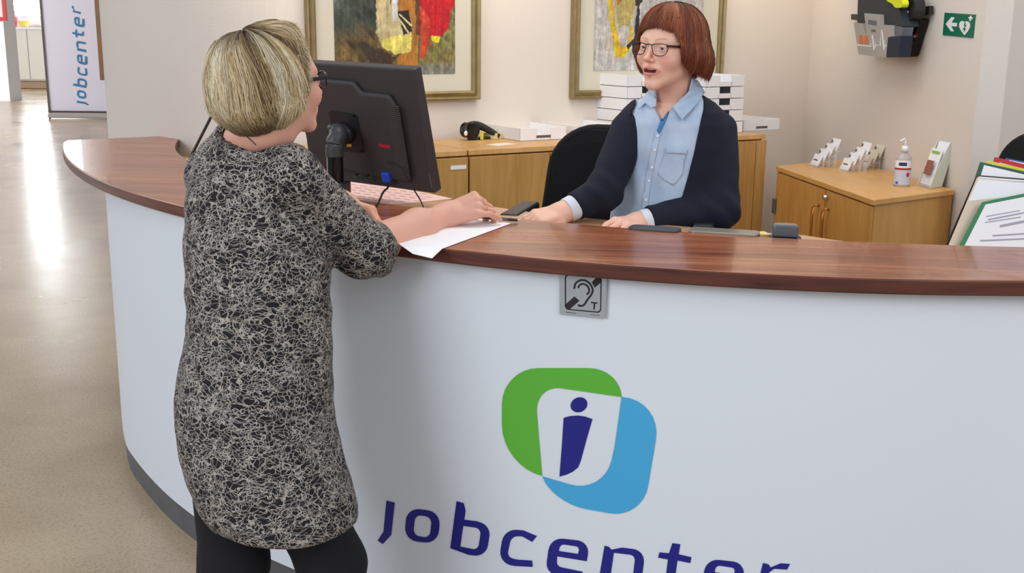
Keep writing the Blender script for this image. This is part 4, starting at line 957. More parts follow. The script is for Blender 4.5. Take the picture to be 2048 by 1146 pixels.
# ------------------------------------------------------------------ framed pictures
def onA(px, py, off=.0): return at_plane(px, py, (*(COR + nA * off), 1), A([*nA, 0]))
def picture(name, label, outer, fw_px, artbox, scale, org, bg, layers, top=2.45, seed=0):
    """outer: left px, right px, bottom px; artbox: left, right, bottom px"""
    pr = onA(outer[1], outer[2] - 1, .03); sl_ = lambda px, y: float((onA(px, y, .03)[:2] - COR) @ uA)
    s0, s1 = sl_(outer[0], 150), sl_(outer[1], 150); zb = onA((outer[0] + outer[1]) / 2, outer[2], .03)[2]
    fwd_ = .042; t = thing(name, label, 'painting', (*(COR + uA * (s0 + s1) / 2 + nA * .001), zb), rzA); o2 = COR + uA * (s0 + s1) / 2
    W_, Hh = s1 - s0, top - zb
    bm = bmesh.new()
    P_ = [(-W_ / 2, 0), (W_ / 2, 0), (W_ / 2, Hh), (-W_ / 2, Hh)]; prof = [(0, .0), (0, .034), (.006, .038), (.016, .026), (.032, .034), (fwd_, .026), (fwd_, .0)]
    V = []
    for (x, z), (sx, sz) in zip(P_, ((1, 1), (-1, 1), (-1, -1), (1, -1))): V.append([bm.verts.new((x + sx * a, -b - .002, z + sz * a)) for a, b in prof])
    for i in range(4):
        for k in range(len(prof) - 1): bm.faces.new((V[i][k], V[(i + 1) % 4][k], V[(i + 1) % 4][k + 1], V[i][k + 1]))
    obj('frame', bm, M['gilt'], t)
    bm = bmesh.new(); box(bm, (0, -.012, Hh / 2), (W_ - 2 * fwd_ + .004, .012, Hh - 2 * fwd_ + .004)); obj('mount', bm, mat('cream_mount', srgb(214, 208, 190), .8), t)
    a0_, a1_ = sl_(artbox[0], 100) - (s0 + s1) / 2, sl_(artbox[1], 100) - (s0 + s1) / 2; az = onA((artbox[0] + artbox[1]) / 2, artbox[2], .02)[2] - zb
    nx, nz = 240, 300; aw, ah = a1_ - a0_, Hh - az - .09; X, Z = np.meshgrid(np.linspace(0, 1, nx), np.linspace(0, 1, nz), indexing='ij')
    # picture coordinates as they were read off the photograph's enlargement
    x0, x1, yb = (artbox[0] - org) * scale, (artbox[1] - org) * scale, artbox[2] * scale
    GX = x0 + X * (x1 - x0); GY = yb - Z * ah / aw * (x1 - x0)
    rs = np.random.default_rng(seed)
    def nz_(s, sd, ax=1, ay=1):
        r_ = np.random.default_rng(sd); o = 0
        for i in range(9):
            k_ = r_.normal(size=2) * s * (1 + .5 * i); o = o + np.sin(GX * k_[0] * ax + GY * k_[1] * ay + r_.uniform(0, 6)) / (1 + .35 * i)
        return o / 3
    def brush(a_, b_, sd):
        g_ = np.random.default_rng(sd).normal(size=(a_ + 2, b_ + 2)); u_, v_ = X * a_, Z * b_; i_, j_ = u_.astype(int), v_.astype(int); fu, fv = u_ - i_, v_ - j_
        return g_[i_, j_] * (1 - fu) * (1 - fv) + g_[i_ + 1, j_] * fu * (1 - fv) + g_[i_, j_ + 1] * (1 - fu) * fv + g_[i_ + 1, j_ + 1] * fu * fv
    paint_ = .10 * brush(90, 22, seed + 5) + .08 * brush(30, 60, seed + 6) + .06 * brush(120, 140, seed + 8)
    col = bg(GX, GY, nz_)
    for li, (poly, c_, am) in enumerate(layers):
        wx = GX + am * nz_(.03, 50 + li) + am * .4 * nz_(.12, 90 + li); wy = GY + am * nz_(.03, 150 + li) + am * .4 * nz_(.12, 190 + li)
        ins_ = np.zeros(wx.shape, bool); j = len(poly) - 1
        for i in range(len(poly)):
            xi, yi = poly[i]; xj, yj = poly[j]
            ins_ ^= ((yi > wy) != (yj > wy)) & (wx < (xj - xi) * (wy - yi) / (yj - yi + 1e-9) + xi); j = i
        sh_ = 1 + .10 * nz_(.035, 300 + li, 2.2, .6)
        col[ins_] = (A(c_)[None] * sh_[ins_][:, None])
    col = col * np.exp(1.6 * paint_)[..., None] * (1 + .05 * np.stack([brush(40, 30, 61), brush(40, 30, 62), brush(40, 30, 63)], -1))
    V = np.stack([a0_ + X * aw, np.full_like(X, -.0195) - .0012 * np.abs(nz_(.1, 7)), az + Z * ah], -1).reshape(-1, 3)
    I_ = np.arange(nx * nz).reshape(nx, nz); Fq = np.stack([I_[:-1, :-1], I_[1:, :-1], I_[1:, 1:], I_[:-1, 1:]], -1).reshape(-1, 4)
    pyobj('canvas', V, Fq, M['paint'], t, True, False, np.clip(col.reshape(-1, 3), 0, 1))
    return t
M['gilt'] = mat('gilt_frame', srgb(150, 132, 92), .42, .6, var=.12, vscale=20)
M['paint'] = mat_vc('oil_paint', .6)
def bg1(X, Y, n):
    a = np.zeros(X.shape + (3,)); a[:] = srgb(66, 72, 62)
    t_ = np.clip((Y - 300 + 120 * n(.01, 1)) / 260, 0, 1)[..., None]; a = a * (1 - t_) + A(srgb(112, 92, 50)) * t_
    k_ = (np.clip(n(.012, 2) * 1.4 - .1 + np.clip((X - 480) / 200, -1, .8), 0, 1) * (X < 720))[..., None]; a = a * (1 - .75 * k_) + A(srgb(34, 32, 36)) * .75 * k_
    g_ = (np.clip(1 - (X - 270) / 170, 0, 1) * np.clip(1 - Y / 260, 0, 1))[..., None]; a = a * (1 - g_) + A(srgb(128, 136, 130)) * g_
    r_ = ((X > 1190) * np.clip(.7 + n(.02, 3), 0, 1))[..., None]; a = a * (1 - r_) + A(srgb(134, 128, 76)) * r_
    b_ = ((X > 1150) * np.clip((Y - 690) / 60, 0, 1))[..., None]; a = a * (1 - b_) + A(srgb(124, 122, 112)) * b_
    return a * (1 + .25 * n(.05, 4, 1.6, .7) + .14 * n(.2, 5))[..., None]
S = srgb
picture('painting', 'gold framed abstract painting with a red patch, left on the back wall above the monitor', (617, 960, 203), 15, (671, 912, 149), 5.458, 620, bg1, [
    ([(730, -1500), (960, -1500), (960, 240), (1110, 370), (1090, 590), (930, 612), (790, 560), (722, 400), (712, 0)], S(196, 178, 132), 14),
    ([(760, 480), (900, 440), (1100, 430), (1092, 595), (930, 612), (800, 566)], S(222, 208, 104), 14),
    ([(960, -1500), (1195, -1500), (1192, 430), (1140, 790), (960, 760), (930, 640), (1090, 590), (1112, 350), (960, 230)], S(176, 118, 44), 12),
    ([(1140, -400), (1200, -400), (1205, 440), (1150, 430)], S(104, 60, 44), 8),
    ([(1205, -1500), (1600, -1500), (1590, 120), (1535, 200), (1520, 350), (1440, 440), (1310, 440), (1245, 660), (1202, 665)], S(190, 26, 34), 12),
    ([(1205, 150), (1300, 280), (1300, 470), (1245, 665), (1202, 665)], S(196, 70, 40), 12),
    ([(1320, 440), (1430, 440), (1400, 505), (1330, 490)], S(216, 196, 40), 8),
    ([(945, 205), (1070, 190), (1112, 395), (1020, 430)], S(48, 38, 34), 6),
    ([(960, 232), (975, 228), (1112, 335), (1105, 352)], S(222, 206, 150), 2), ([(944, 258), (960, 255), (1078, 405), (1062, 415)], S(222, 206, 150), 2),
    ([(880, -200), (960, -200), (945, 240), (938, 305), (905, 290)], S(216, 214, 220), 7), ([(868, -100), (890, -100), (884, 140), (872, 130)], S(120, 44, 40), 5),
    ([(600, 600), (760, 560), (900, 620), (900, 740), (720, 740), (620, 680)], S(66, 48, 38), 26)], seed=1)
def bg2(X, Y, n):
    a = np.zeros(X.shape + (3,)); a[:] = srgb(196, 190, 184); return a * (1 + .05 * n(.04, 4, 1.2, 1) + .04 * n(.25, 5))[..., None]
picture('painting', 'gold framed pale abstract painting with yellow and black strokes behind the seated person', (1145, 1445, 194), 15, (1190, 1405, 140), 5.456, 1120, bg2, [
    ([(560, -900), (810, -900), (800, 200), (760, 380), (640, 400), (590, 220)], S(192, 172, 104), 14),
    ([(600, -300), (680, -300), (660, 180), (610, 230), (585, 100)], S(170, 116, 60), 14),
    ([(505, 20), (545, 20), (560, 200), (600, 380), (650, 560), (740, 560), (750, 400), (790, 390), (770, 580), (700, 650), (600, 655), (545, 420), (510, 200)], S(218, 184, 46), 9),
    ([(795, 20), (870, 0), (880, 180), (850, 230), (800, 240)], S(62, 56, 56), 10), ([(822, 230), (850, 230), (840, 480), (880, 600), (880, 720), (800, 660), (775, 600), (800, 420)], S(54, 50, 56), 10),
    ([(725, 560), (790, 500), (800, 530), (740, 590)], S(54, 50, 56), 7), ([(900, -500), (950, -500), (940, 120), (905, 120)], S(206, 186, 66), 8),
    ([(955, -500), (1110, -500), (1100, 60), (1000, 140), (960, 100)], S(58, 60, 84), 9), ([(985, -60), (1075, -40), (1080, 60), (1030, 90), (1000, 40)], S(224, 106, 60), 9),
    ([(1130, -500), (1500, -500), (1500, -10), (1300, 60), (1130, 40)], S(150, 150, 158), 18)], seed=2)

# ------------------------------------------------------------------ letter trays on the back cabinets
M['tray'] = mat('tray_plastic', srgb(236, 236, 240), .35, trans=.0)
def tray_bm(w_=.26, d_=.34, h_=.058, t_=.003):
    bm = bmesh.new(); box(bm, (0, 0, t_ / 2), (w_, d_, t_))
    for sx in (-1, 1): box(bm, (sx * (w_ / 2 - t_ / 2), 0, h_ / 2), (t_, d_, h_))
    box(bm, (0, d_ / 2 - t_ / 2, h_ / 2), (w_, t_, h_))
    for sx in (-1, 1): box(bm, (sx * w_ * .32, -d_ / 2 + t_ / 2, h_ / 2), (w_ * .36, t_, h_))
    box(bm, (0, -d_ / 2 + t_ / 2, h_ * .22), (w_ * .34, t_, h_ * .44)); return bm
def tray(px, py, rz, label, grp, z=FZ + .001, papers=1, w_=.26, d_=.34, h_=.058):
    p = at_z(px, py, z); t = thing('letter_tray', label, 'letter tray', (p[0], p[1], z), rz, grp)
    obj('tray_body', tray_bm(w_, d_, h_), M['tray'], t, bevel=.001)
    bm = bmesh.new(); box(bm, (0, -d_ / 2 - .0006, h_ * .3), (w_ * .3, .001, .012)); obj('label_strip', bm, M['grey_plastic'] if papers else M['paper'], t)
    if papers:
        bm = bmesh.new(); box(bm, (0, 0, .004), (.205, .29, .006)); q = obj('paper_stack', bm, M['paper_warm']); q.location = (p[0], p[1], z + .0045); q.rotation_euler.z = rz + .05
        tag(q, 'sheets lying in the ' + label.replace('white ', '', 1), 'paper')
    return t
M['paper_warm'] = mat('paper_cream', srgb(232, 224, 204), .85)
tray(1048, 274, rzA, 'white letter tray beside the black tape dispenser on the oak cabinets', 'white letter trays')
tray(1160, 269, rzA, 'white letter tray leaning towards the office chair back on the oak cabinets', 'white letter trays')
tray(1262, 278, rzA - .1, 'white letter tray turned askew right beside the seated person', 'white letter trays', papers=0)
tray(1478, 256, rzA, 'white letter tray at the right end of the oak cabinets', 'white letter trays')
for nm, px in (('left', 1254), ('right', 1404)):
    for k in range(5):
        p = at_z(px, 262, FZ); z = FZ + .001 + k * .0585
        t = thing('letter_tray', 'white letter tray in the %s stack behind the person, %s' % (nm, ('bottom one', 'second from bottom', 'middle one', 'second from top', 'topmost one')[k]), 'letter tray', (p[0], p[1], z), rzA, 'stacked letter trays behind the person')
        obj('tray_body', tray_bm(.26, .32, .056), M['tray'], t, bevel=.001)
# tape dispenser with notes
p = at_z(954, 279, FZ)
t = thing('tape_dispenser', 'small black tape dispenser with yellow notes on the oak cabinets', 'tape dispenser', (p[0], p[1], FZ), rzA + .2)
bm = bmesh.new(); tube(bm, [(-.075, 0, .035), (-.05, 0, .06), (0, 0, .066), (.05, -.02, .045), (.095, -.05, .012)], (.026, .012), 12); obj('body', bm, M['black'], t, True)
bm = bmesh.new(); cyl(bm, (-.045, -.03, .045), (-.045, .03, .045), .036); obj('tape_roll', bm, M['gloss_black'], t)
bm = bmesh.new(); sph(bm, (-.088, -.022, .035), (.010, .006, .012), 8); obj('cutter_knob', bm, M['white_plastic'], t, True)
bm = bmesh.new(); box(bm, (.0, -.034, .022), (.014, .012, .04), .3); obj('yellow_clip', bm, M['yellow'], t, bevel=.002)
bm = bmesh.new(); box(bm, (.02, 0, .006), (.12, .05, .012)); obj('foot', bm, M['black'], t, bevel=.003)
p = at_z(990, 272, FZ + .02); bm = bmesh.new(); box(bm, (0, 0, .014), (.09, .09, .028)); q = obj('note_pad', bm, mat('pale_yellow_note', srgb(226, 212, 160), .8), bevel=.001); q.location = (p[0] - .01, p[1] + .10, FZ + .001); q.rotation_euler.z = rzA + .5; tag(q, 'pale yellow note pad behind the black tape dispenser', 'note pad')
p = at_z(1003, 289, FZ); bm = bmesh.new(); box(bm, (0, 0, .0008), (.12, .07, .0015)); q = obj('paper_note', bm, M['paper_warm']); q.location = (p[0], p[1], FZ); q.rotation_euler.z = rzA + .25; tag(q, 'small cream note lying in front of the tape dispenser', 'note')

# ------------------------------------------------------------------ monitor on its pole
mc_ = A([-.485, 3.55, 1.346]); my, mt_ = -.578, .284; mr_ = -.022
mu_ = A([math.cos(my), math.sin(my), 0]); mn0 = A([math.sin(my), -math.cos(my), 0]); mup = A([0, 0, 1]) * math.cos(mt_) + mn0 * math.sin(mt_)
U_ = mu_ * math.cos(mr_) + mup * math.sin(mr_); V_ = mup * math.cos(mr_) - mu_ * math.sin(mr_); N_ = np.cross(U_, V_)
pb = at_z(672, 399, ZT)
mon = thing('monitor', 'black computer monitor seen from behind on a black pole on the counter', 'monitor', (pb[0], pb[1], ZT))
fM = lambda off: (lambda x, y: at_plane(560 + x / 3.58, 120 + y / 3.58, mc_ + N_ * off, N_))
mw, mh = .507, .403
def mbox(name, u0, u1, v0, v1, n0, n1, m, par=mon, bev=.003):
    bm = bmesh.new(); vs = box(bm, ((u0 + u1) / 2, (v0 + v1) / 2, (n0 + n1) / 2), (u1 - u0, v1 - v0, n1 - n0))
    for v in vs: c_ = v.co.copy(); v.co = Vector(mc_ + U_ * c_[0] + V_ * c_[1] + N_ * c_[2])
    return obj(name, bm, m, par, world=True, bevel=bev)
hs = mbox('housing', -mw / 2, mw / 2, -mh / 2, mh / 2, -.038, 0, M['monitor'], bev=.005)
mbox('screen', -mw / 2 + .015, mw / 2 - .015, -mh / 2 + .018, mh / 2 - .015, -.0395, -.0375, mat('dark_screen', srgb(30, 34, 40), .15), bev=0)
raise_ = [(150, 112), (545, 146), (605, 218), (800, 240), (855, 325), (948, 862), (330, 745), (235, 735)]
bk = flat('back_bulge', [[raise_]], fM(0), M['monitor'], mon, thick=.020, nrm=N_); b = bk.modifiers.new('bevel', 'BEVEL'); b.width = .009; b.segments = 3; b.limit_method = 'ANGLE'
bm = bmesh.new()
for k in range(34):
    t_ = k / 33; xa, ya = 768 + t_ * 70, 322 + t_ * 500; xb, yb = 852 + t_ * 82, 330 + t_ * 512; q = [fM(.0200)(xa, ya), fM(.0200)(xb, yb), fM(.0200)(xb + 1, yb + 8), fM(.0200)(xa + 1, ya + 8)]
    q2 = [p_ + N_ * .0018 for p_ in q]; lo = [bm.verts.new(v) for v in q]; hi = [bm.verts.new(v) for v in q2]; bm.faces.new(hi)
    for i in range(4): bm.faces.new((lo[i], lo[(i + 1) % 4], hi[(i + 1) % 4], hi[i]))
obj('vent_grille', bm, mat('vent_plastic', srgb(74, 68, 66), .45), mon, world=True)['kind'] = 'stuff'
vp = flat('mounting_plate', [[rpoly([(352, 362, 20), (550, 386, 20), (608, 664, 20), (430, 640, 20)])]], fM(.020), M['black'], mon, thick=.006, nrm=N_)
for x, y in ((530, 400), (582, 650)):
    bm = bmesh.new(); p = fM(.026)(x, y); cyl(bm, p, p + N_ * .003, .004, n=12); obj('screw', bm, M['gloss_black'], vp, world=True)
flat('red_sticker', [[[(708, 598), (785, 612), (788, 636), (712, 620)]]], fM(.0206), mat('red_sticker', srgb(190, 30, 50), .4), mon)
flat('side_buttons', [[[(1064, 805), (1072, 808), (1094, 925), (1084, 922)]]], fM(.0006), M['grey_plastic'], mon)
j0 = fM(.026)(470, 520)
bm = bmesh.new(); cyl(bm, j0, j0 + N_ * .022, .036, .033, 28); cyl(bm, j0 + N_ * .02, j0 + N_ * .032, .033, .026, 28); obj('swivel_disc', bm, M['black'], mon, True, True)
bl_ = A([pb[0], pb[1], 0]); zt_ = at_y(670, 300, pb[1])[2]
bm = bmesh.new(); tube(bm, [bl_ + A([0, 0, zt_ - .02]), bl_ + A([0, 0, zt_ + .020]), bl_ + A([.010, .012, zt_ + .046]), bl_ * .45 + A([0, 0, (zt_ + .05) * .45]) + (j0 + N_ * .03) * .55 + A([0, 0, .012]), j0 + N_ * .02], (.029, .024), 20, 8); obj('pole_head', bm, M['grey_dark'] if 'grey_dark' in M else M.setdefault('grey_dark', mat('dark_grey_plastic', srgb(58, 57, 60), .42)), mon, True, True)
bm = bmesh.new(); cyl(bm, bl_ + A([0, 0, ZT + .05]), bl_ + A([0, 0, zt_ - .01]), .0255, n=32); obj('pole', bm, M['gloss_black'], mon, world=True, smooth=False)
bm = bmesh.new(); box(bm, bl_ + A([.0, 0, ZT + .028]), (.074, .07, .056), -.25); obj('base_clamp', bm, M['black'], mon, world=True, bevel=.003)
bm = bmesh.new(); kp = at_y(659, 254, pb[1] - .0); sph(bm, kp, .007, 8); obj('lever_knob', bm, M['grey_plastic'], mon, True, True)
bm = bmesh.new(); yp = at_y(698, 291, pb[1] + .06); box(bm, yp, (.014, .01, .009), .4); obj('yellow_tag', bm, M['yellow_dark'] if 'yellow_dark' in M else mat('amber_tag', srgb(190, 140, 40), .5), mon, world=True, bevel=.002)
bm = bmesh.new(); q = fM(.022)(590, 820); tube(bm, [q + U_ * -.020, q + N_ * .018 + U_ * -.016, q + N_ * .022 + U_ * .016 - V_ * .004, q + U_ * .022 - V_ * .002, q + U_ * .008 - V_ * .014 + N_ * .01], .0045, 8); obj('cable_hook', bm, M['black'], mon, True, True)
pg0 = fM(.016)(775, 830); bm = bmesh.new(); vs = box(bm, (0, 0, 0), (.030, .032, .016))
for v in vs: c_ = v.co.copy(); v.co = Vector(pg0 + U_ * c_[0] + V_ * c_[1] + N_ * (c_[2] + .010))
pl_ = obj('cable_plug', bm, M['blue'], mon, world=True, bevel=.004)
pl_['label'] = 'blue cable plug'
bm = bmesh.new(); e_ = at_z(755, 412, ZT + .003); tube(bm, [pg0 + N_ * .01 - V_ * .014, pg0 + N_ * .012 - V_ * .035, (pg0 + e_) / 2 + A([0, 0, -.006]), e_ + A([0, .0, .004]), at_z(742, 418, ZT + .003)], .0034, 8); obj('cable', bm, M['black'], mon, True, True)
bm = bmesh.new(); tube(bm, [fM(.03)(772, 730), fM(.045)(800, 745), fM(.05)(880, 800), fM(.05)(960, 930), at_y(843, 405, 3.28), at_z(850, 424, ZT + .003)], .0022, 8); obj('thin_cable', bm, M['black'], mon, True, True)

# ------------------------------------------------------------------ papers, pen, small things on counter and desk
zp = ZT + .0012
bm = bmesh.new(); pts = [at_z(1022, 447, zp), at_z(866, 423, zp), at_z(768, 450, zp), at_z(800, 490, zp), at_z(826, 508, zp - .006), at_z(864, 517, zp - .010), at_z(884, 498, zp)]
vs = [bm.verts.new(p) for p in pts]; bm.faces.new((vs[0], vs[1], vs[2], vs[3], vs[6])); bm.faces.new((vs[3], vs[4], vs[5], vs[6]))
q = obj('sheet_of_paper', bm, M['paper']); b = q.modifiers.new('t', 'SOLIDIFY'); b.thickness = .0008; b.offset = 1; tag(q, 'white sheet of paper under the standing person\'s hand, hanging over the counter edge', 'paper')
a_, b_ = at_z(952, 433, ZT + .018), at_z(1041, 441, ZT + .0055)
pn = thing('pen', 'black and grey pen held in the standing person\'s hand', 'pen', tuple(b_))
for nm, t0_, t1_, r0_, r1_, m_ in (('barrel', .0, .72, .0045, .0045, M['grey_plastic']), ('grip', .72, .93, .0046, .0036, M['black']), ('tip', .93, 1, .0034, .0009, M['chrome'])):
    bm = bmesh.new(); cyl(bm, a_ + (b_ - a_) * t0_, a_ + (b_ - a_) * t1_, r0_, r1_, 12); obj(nm, bm, m_, pn, world=True)
DZ = 1.105
f_d = lambda x, y: at_z(x, y, DZ + .002)
q = flat('desk_calendar', [[[(632, 350), (700, 362), (845, 384), (905, 397), (840, 404), (775, 409), (700, 402), (650, 372)]]], f_d, mat('pink_paper', srgb(238, 200, 190), .7), thick=-.0015, nrm=A([0, 0, 1]), world=False)
tag(q, 'pinkish printed planner sheet on the desk below the monitor', 'desk planner')
q.location.z = 0
rows_ = []
for k in range(6):
    for j in range(11):
        x = 660 + j * 20 + k * 9 ; y = 362 + j * 2.6 + k * 6.4
        if x < 850 and y < 402: rows_.append([[(x, y), (x + 13, y + 1.8), (x + 14, y + 3.6), (x + 1, y + 1.8)]])
o_ = flat('printed_grid', rows_, lambda x, y: at_z(x, y, DZ + .0026), mat('pink_print', srgb(222, 168, 168), .7), q); 
# devices on the inner desk
def slab(name, label, cat, px0, px1, py, m_top, m_body, h_=.03, dep=.085, z=DZ + .0005):
    p0, p1 = at_z(px0, py, z + h_), at_z(px1, py, z + h_); c_ = (p0 + p1) / 2; a = math.atan2(c_[1] - CC[1], c_[0] - CC[0]); t = thing(name, label, cat, (c_[0], c_[1], z), a + math.pi / 2); w_ = np.linalg.norm(p1 - p0)
    bm = bmesh.new(); prism(bm, rpoly([(-w_ / 2, -dep / 2, .02), (w_ / 2, -dep / 2, .02), (w_ / 2, dep / 2, .02), (-w_ / 2, dep / 2, .02)]), 0, h_ * .7); obj('body', bm, m_body, t, bevel=.002)
    bm = bmesh.new(); prism(bm, rpoly([(-w_ / 2 + .002, -dep / 2 + .002, .02), (w_ / 2 - .002, -dep / 2 + .002, .02), (w_ / 2 - .002, dep / 2 - .002, .02), (-w_ / 2 + .002, dep / 2 - .002, .02)]), h_ * .7, h_); obj('cover', bm, m_top, t, bevel=.003); return t
slab('desk_device', 'flat dark grey desk device beside the seated person\'s wrist', 'desk device', 1257, 1362, 455, M['grey_dark'], M['black'], .03, .07)
slab('desk_device', 'long flat device with silver edged cover behind the worktop', 'desk device', 1378, 1518, 461, mat('silver_cover', srgb(140, 132, 122), .35, .3), M['black'], .03, .075)
t = slab('card_reader', 'small black desk device with a raised grey glossy hood', 'desk device', 1538, 1602, 473, M['black'], M['black'], .016, .07)
bm = bmesh.new(); prism(bm, rpoly([(-.036, -.022, .012), (.036, -.022, .012), (.030, .022, .012), (-.030, .022, .012)]), .0165, .050); obj('hood', bm, mat('smoked_grey', srgb(96, 100, 104), .15), t, bevel=.006, seg=3)
p = at_z(1526, 472, DZ + .004); bm = bmesh.new(); box(bm, (0, 0, .006), (.026, .05, .012)); q = obj('sticky_notes', bm, mat('note_yellow', srgb(236, 208, 130), .8)); q.location = (p[0], p[1], DZ + .0005); q.rotation_euler.z = .15; tag(q, 'tiny yellow note block between the two desk devices', 'note block')
# rod and papers at the far left
a_ = at_z(373, 330, DZ); b_ = at_y(425, 228, a_[1] - .0)
bm = bmesh.new(); tube(bm, [a_, (a_ + b_) / 2, b_], .006, 10, 1); q = obj('metal_rod', bm, M['black']); tag(q, 'thin black rod leaning up behind the left part of the counter', 'rod')
def sheet_stack(px, py, z, rz, w_, d_, h_, label, m_, tilt=0):
    p = at_z(px, py, z); bm = bmesh.new(); box(bm, (0, 0, h_ / 2), (w_, d_, h_)); q = obj('papers', bm, m_, bevel=.001); q.location = (p[0], p[1], z); q.rotation_euler = (0, tilt, rz); return tag(q, label, 'papers')
rzB = math.atan2(uB[1], uB[0])
cb = lp(1.12, .15); c2 = lp(1.0, .12)
for (cx_, cy_), zz, rz_, sz, lb_, m_ in ((cb, 1.055, rzB + .1, (.22, .16, .012), 'white papers on the low cabinet behind the counter end', M['paper']), (cb + A([.012, -.01]), 1.0675, rzB + .22, (.20, .15, .006), 'dark edged booklet lying on the papers at the counter end', M['paper_warm'])):
    bm = bmesh.new(); box(bm, (0, 0, sz[2] / 2), sz); q = obj('papers', bm, m_, bevel=.001); q.location = (cx_, cy_, zz); q.rotation_euler.z = rz_; tag(q, lb_, 'papers')

# ------------------------------------------------------------------ office chairs
def chair(c_, yaw_, seat_z, label, arm_h=.17, back_w=.46, back_h=.56, tilt=.12, back_off=.26):
    t = thing('office_chair', label, 'office chair', (c_[0], c_[1], 0), yaw_ - math.pi / 2)     # local +y = forward
    bm = bmesh.new(); prism(bm, rpoly([(-.24, -.23, .1), (.24, -.23, .1), (.24, .23, .12), (-.24, .23, .12)]), seat_z - .07, seat_z); obj('seat', bm, M['black_fabric'], t, bevel=.02, seg=3)
    bm = bmesh.new(); nx, nz = 13, 17; outl = rpoly([(-back_w / 2, 0, .12), (back_w / 2, 0, .12), (back_w * .42, back_h, .14), (-back_w * .42, back_h, .14)], 8)
    lo, hi = [], []
    for x, z in outl:
        yb = -back_off - z * math.tan(tilt) + .25 * x * x; lo.append(bm.verts.new((x, yb, seat_z + .08 + z))); hi.append(bm.verts.new((x, yb - .05, seat_z + .08 + z)))
    bm.faces.new(lo); bm.faces.new(hi[::-1]); n = len(outl)
    for i in range(n): bm.faces.new((lo[i], hi[i], hi[(i + 1) % n], lo[(i + 1) % n]))
    obj('backrest', bm, M['black_fabric'], t, bevel=.015, seg=3)
    bm = bmesh.new(); box(bm, (0, -back_off - .04, seat_z + .1), (.06, .02, .34)); obj('back_bracket', bm, M['black'], t, bevel=.004)
    bm = bmesh.new(); cyl(bm, (0, 0, .12), (0, 0, seat_z - .07), .026, n=20); obj('gas_column', bm, M['chrome'], t)
    for s_ in (-1, 1):
        bm = bmesh.new(); tube(bm, [(s_ * .2, -.02, seat_z - .04), (s_ * .29, -.02, seat_z - .01), (s_ * .29, -.02, seat_z + arm_h)], .012, 8, 3); a_ = obj('armrest', bm, M['black'], t)
        bm = bmesh.new(); box(bm, (s_ * .29, .02, seat_z + arm_h + .015), (.06, .28, .03)); obj('arm_pad', bm, M['black'], a_, bevel=.01, seg=3)
    for k in range(5):
        an = 2 * math.pi * k / 5; bm = bmesh.new(); cyl(bm, (0, 0, .12), (.30 * math.cos(an), .30 * math.sin(an), .075), .022, .015, 10); l_ = obj('base_leg', bm, M['black'], t)
        bm = bmesh.new(); x, y = .30 * math.cos(an), .30 * math.sin(an); cyl(bm, (x - .02 * math.sin(an), y + .02 * math.cos(an), .03), (x + .02 * math.sin(an), y - .02 * math.cos(an), .03), .03, n=18); obj('castor', bm, M['black'], l_)
    return t
sc_ = A([ST[0, 1], ST[0, 2]]); cy_ = math.radians(262)
chair(sc_ + A([-.15, .03]), math.radians(255), .80, 'black office chair the seated person sits on', .28, back_w=.60, back_h=.47, tilt=.12, back_off=.21)
p = at_y(1992, 470, 4.0)
chair((p[0], p[1]), math.radians(215), .62, 'black office chair at the right behind the display panels', back_w=.44, back_h=.60, tilt=.1, back_off=.22)

# ------------------------------------------------------------------ display panel rack at the right
def rack_panel(label, outer, frame_col, D_, inner=None, border=None, lean=.35, grp='display panels'):
    n_ = unit((0, -math.cos(lean), math.sin(lean))); p0 = A([1.3, D_, DZ]); f_ = lambda o: (lambda x, y: at_plane(x, y, p0 + n_ * o, n_))
    t = thing('display_panel', label, 'display panel', tuple(f_(0)(*outer[0])), 0, grp)
    flat('panel_frame', [[outer]], f_(0), frame_col, t, thick=-.005, nrm=n_)
    if inner: flat('sheet', [[inner]], f_(.0008), border or M['paper'], t)
    return t, f_
cream = mat('cream_card', srgb(226, 206, 184), .7); dgreen = mat('dark_green_frame', srgb(28, 84, 62), .45)
rack_panel('blue edged display panel, rearmost of the panels at the right', [(1975, 500), (2012, 316), (2240, 360), (2240, 500)], M['blue2'] if 'blue2' in M else mat('mid_blue_frame', srgb(58, 90, 160), .45), 2.965, [(1985, 500), (2018, 320), (2230, 364), (2230, 500)])
rack_panel('red edged display panel just in front of the blue one', [(1955, 500), (1990, 314), (2240, 376), (2240, 500)], M['red'], 2.945, [(1970, 500), (1999, 325), (2230, 385), (2230, 500)])
rack_panel('yellow edged display panel between the red and green ones', [(1945, 500), (1976, 321), (2240, 380), (2240, 500)], M['yellow'], 2.928, [(1955, 500), (1984, 328), (2230, 390), (2230, 500)])
rack_panel('dark green edged display panel with a white sheet', [(1905, 500), (1961, 324), (2240, 384), (2240, 500)], dgreen, 2.91, [(1915, 500), (1968, 330), (2230, 392), (2230, 500)])
rack_panel('black edged display panel behind the large cream card', [(1888, 500), (1954, 350), (2240, 372), (2240, 500)], M['black'], 2.893, [(1895, 500), (1957, 353), (2240, 376), (2240, 500)], M['paper'])
t, f_ = rack_panel('large cream card panel at the right end of the counter', [(1893, 502), (1955, 355), (2240, 379), (2240, 502)], cream, 2.878, [(1937, 402), (1957, 358), (2240, 382), (2240, 372)], M['paper'])
t, f_ = rack_panel('front display panel with green frame and a printed sheet', [(1912, 505), (1965, 404), (2220, 352), (2240, 505)], M['green'], 2.85, [(1922, 505), (1971, 409), (2220, 360), (2230, 505)])
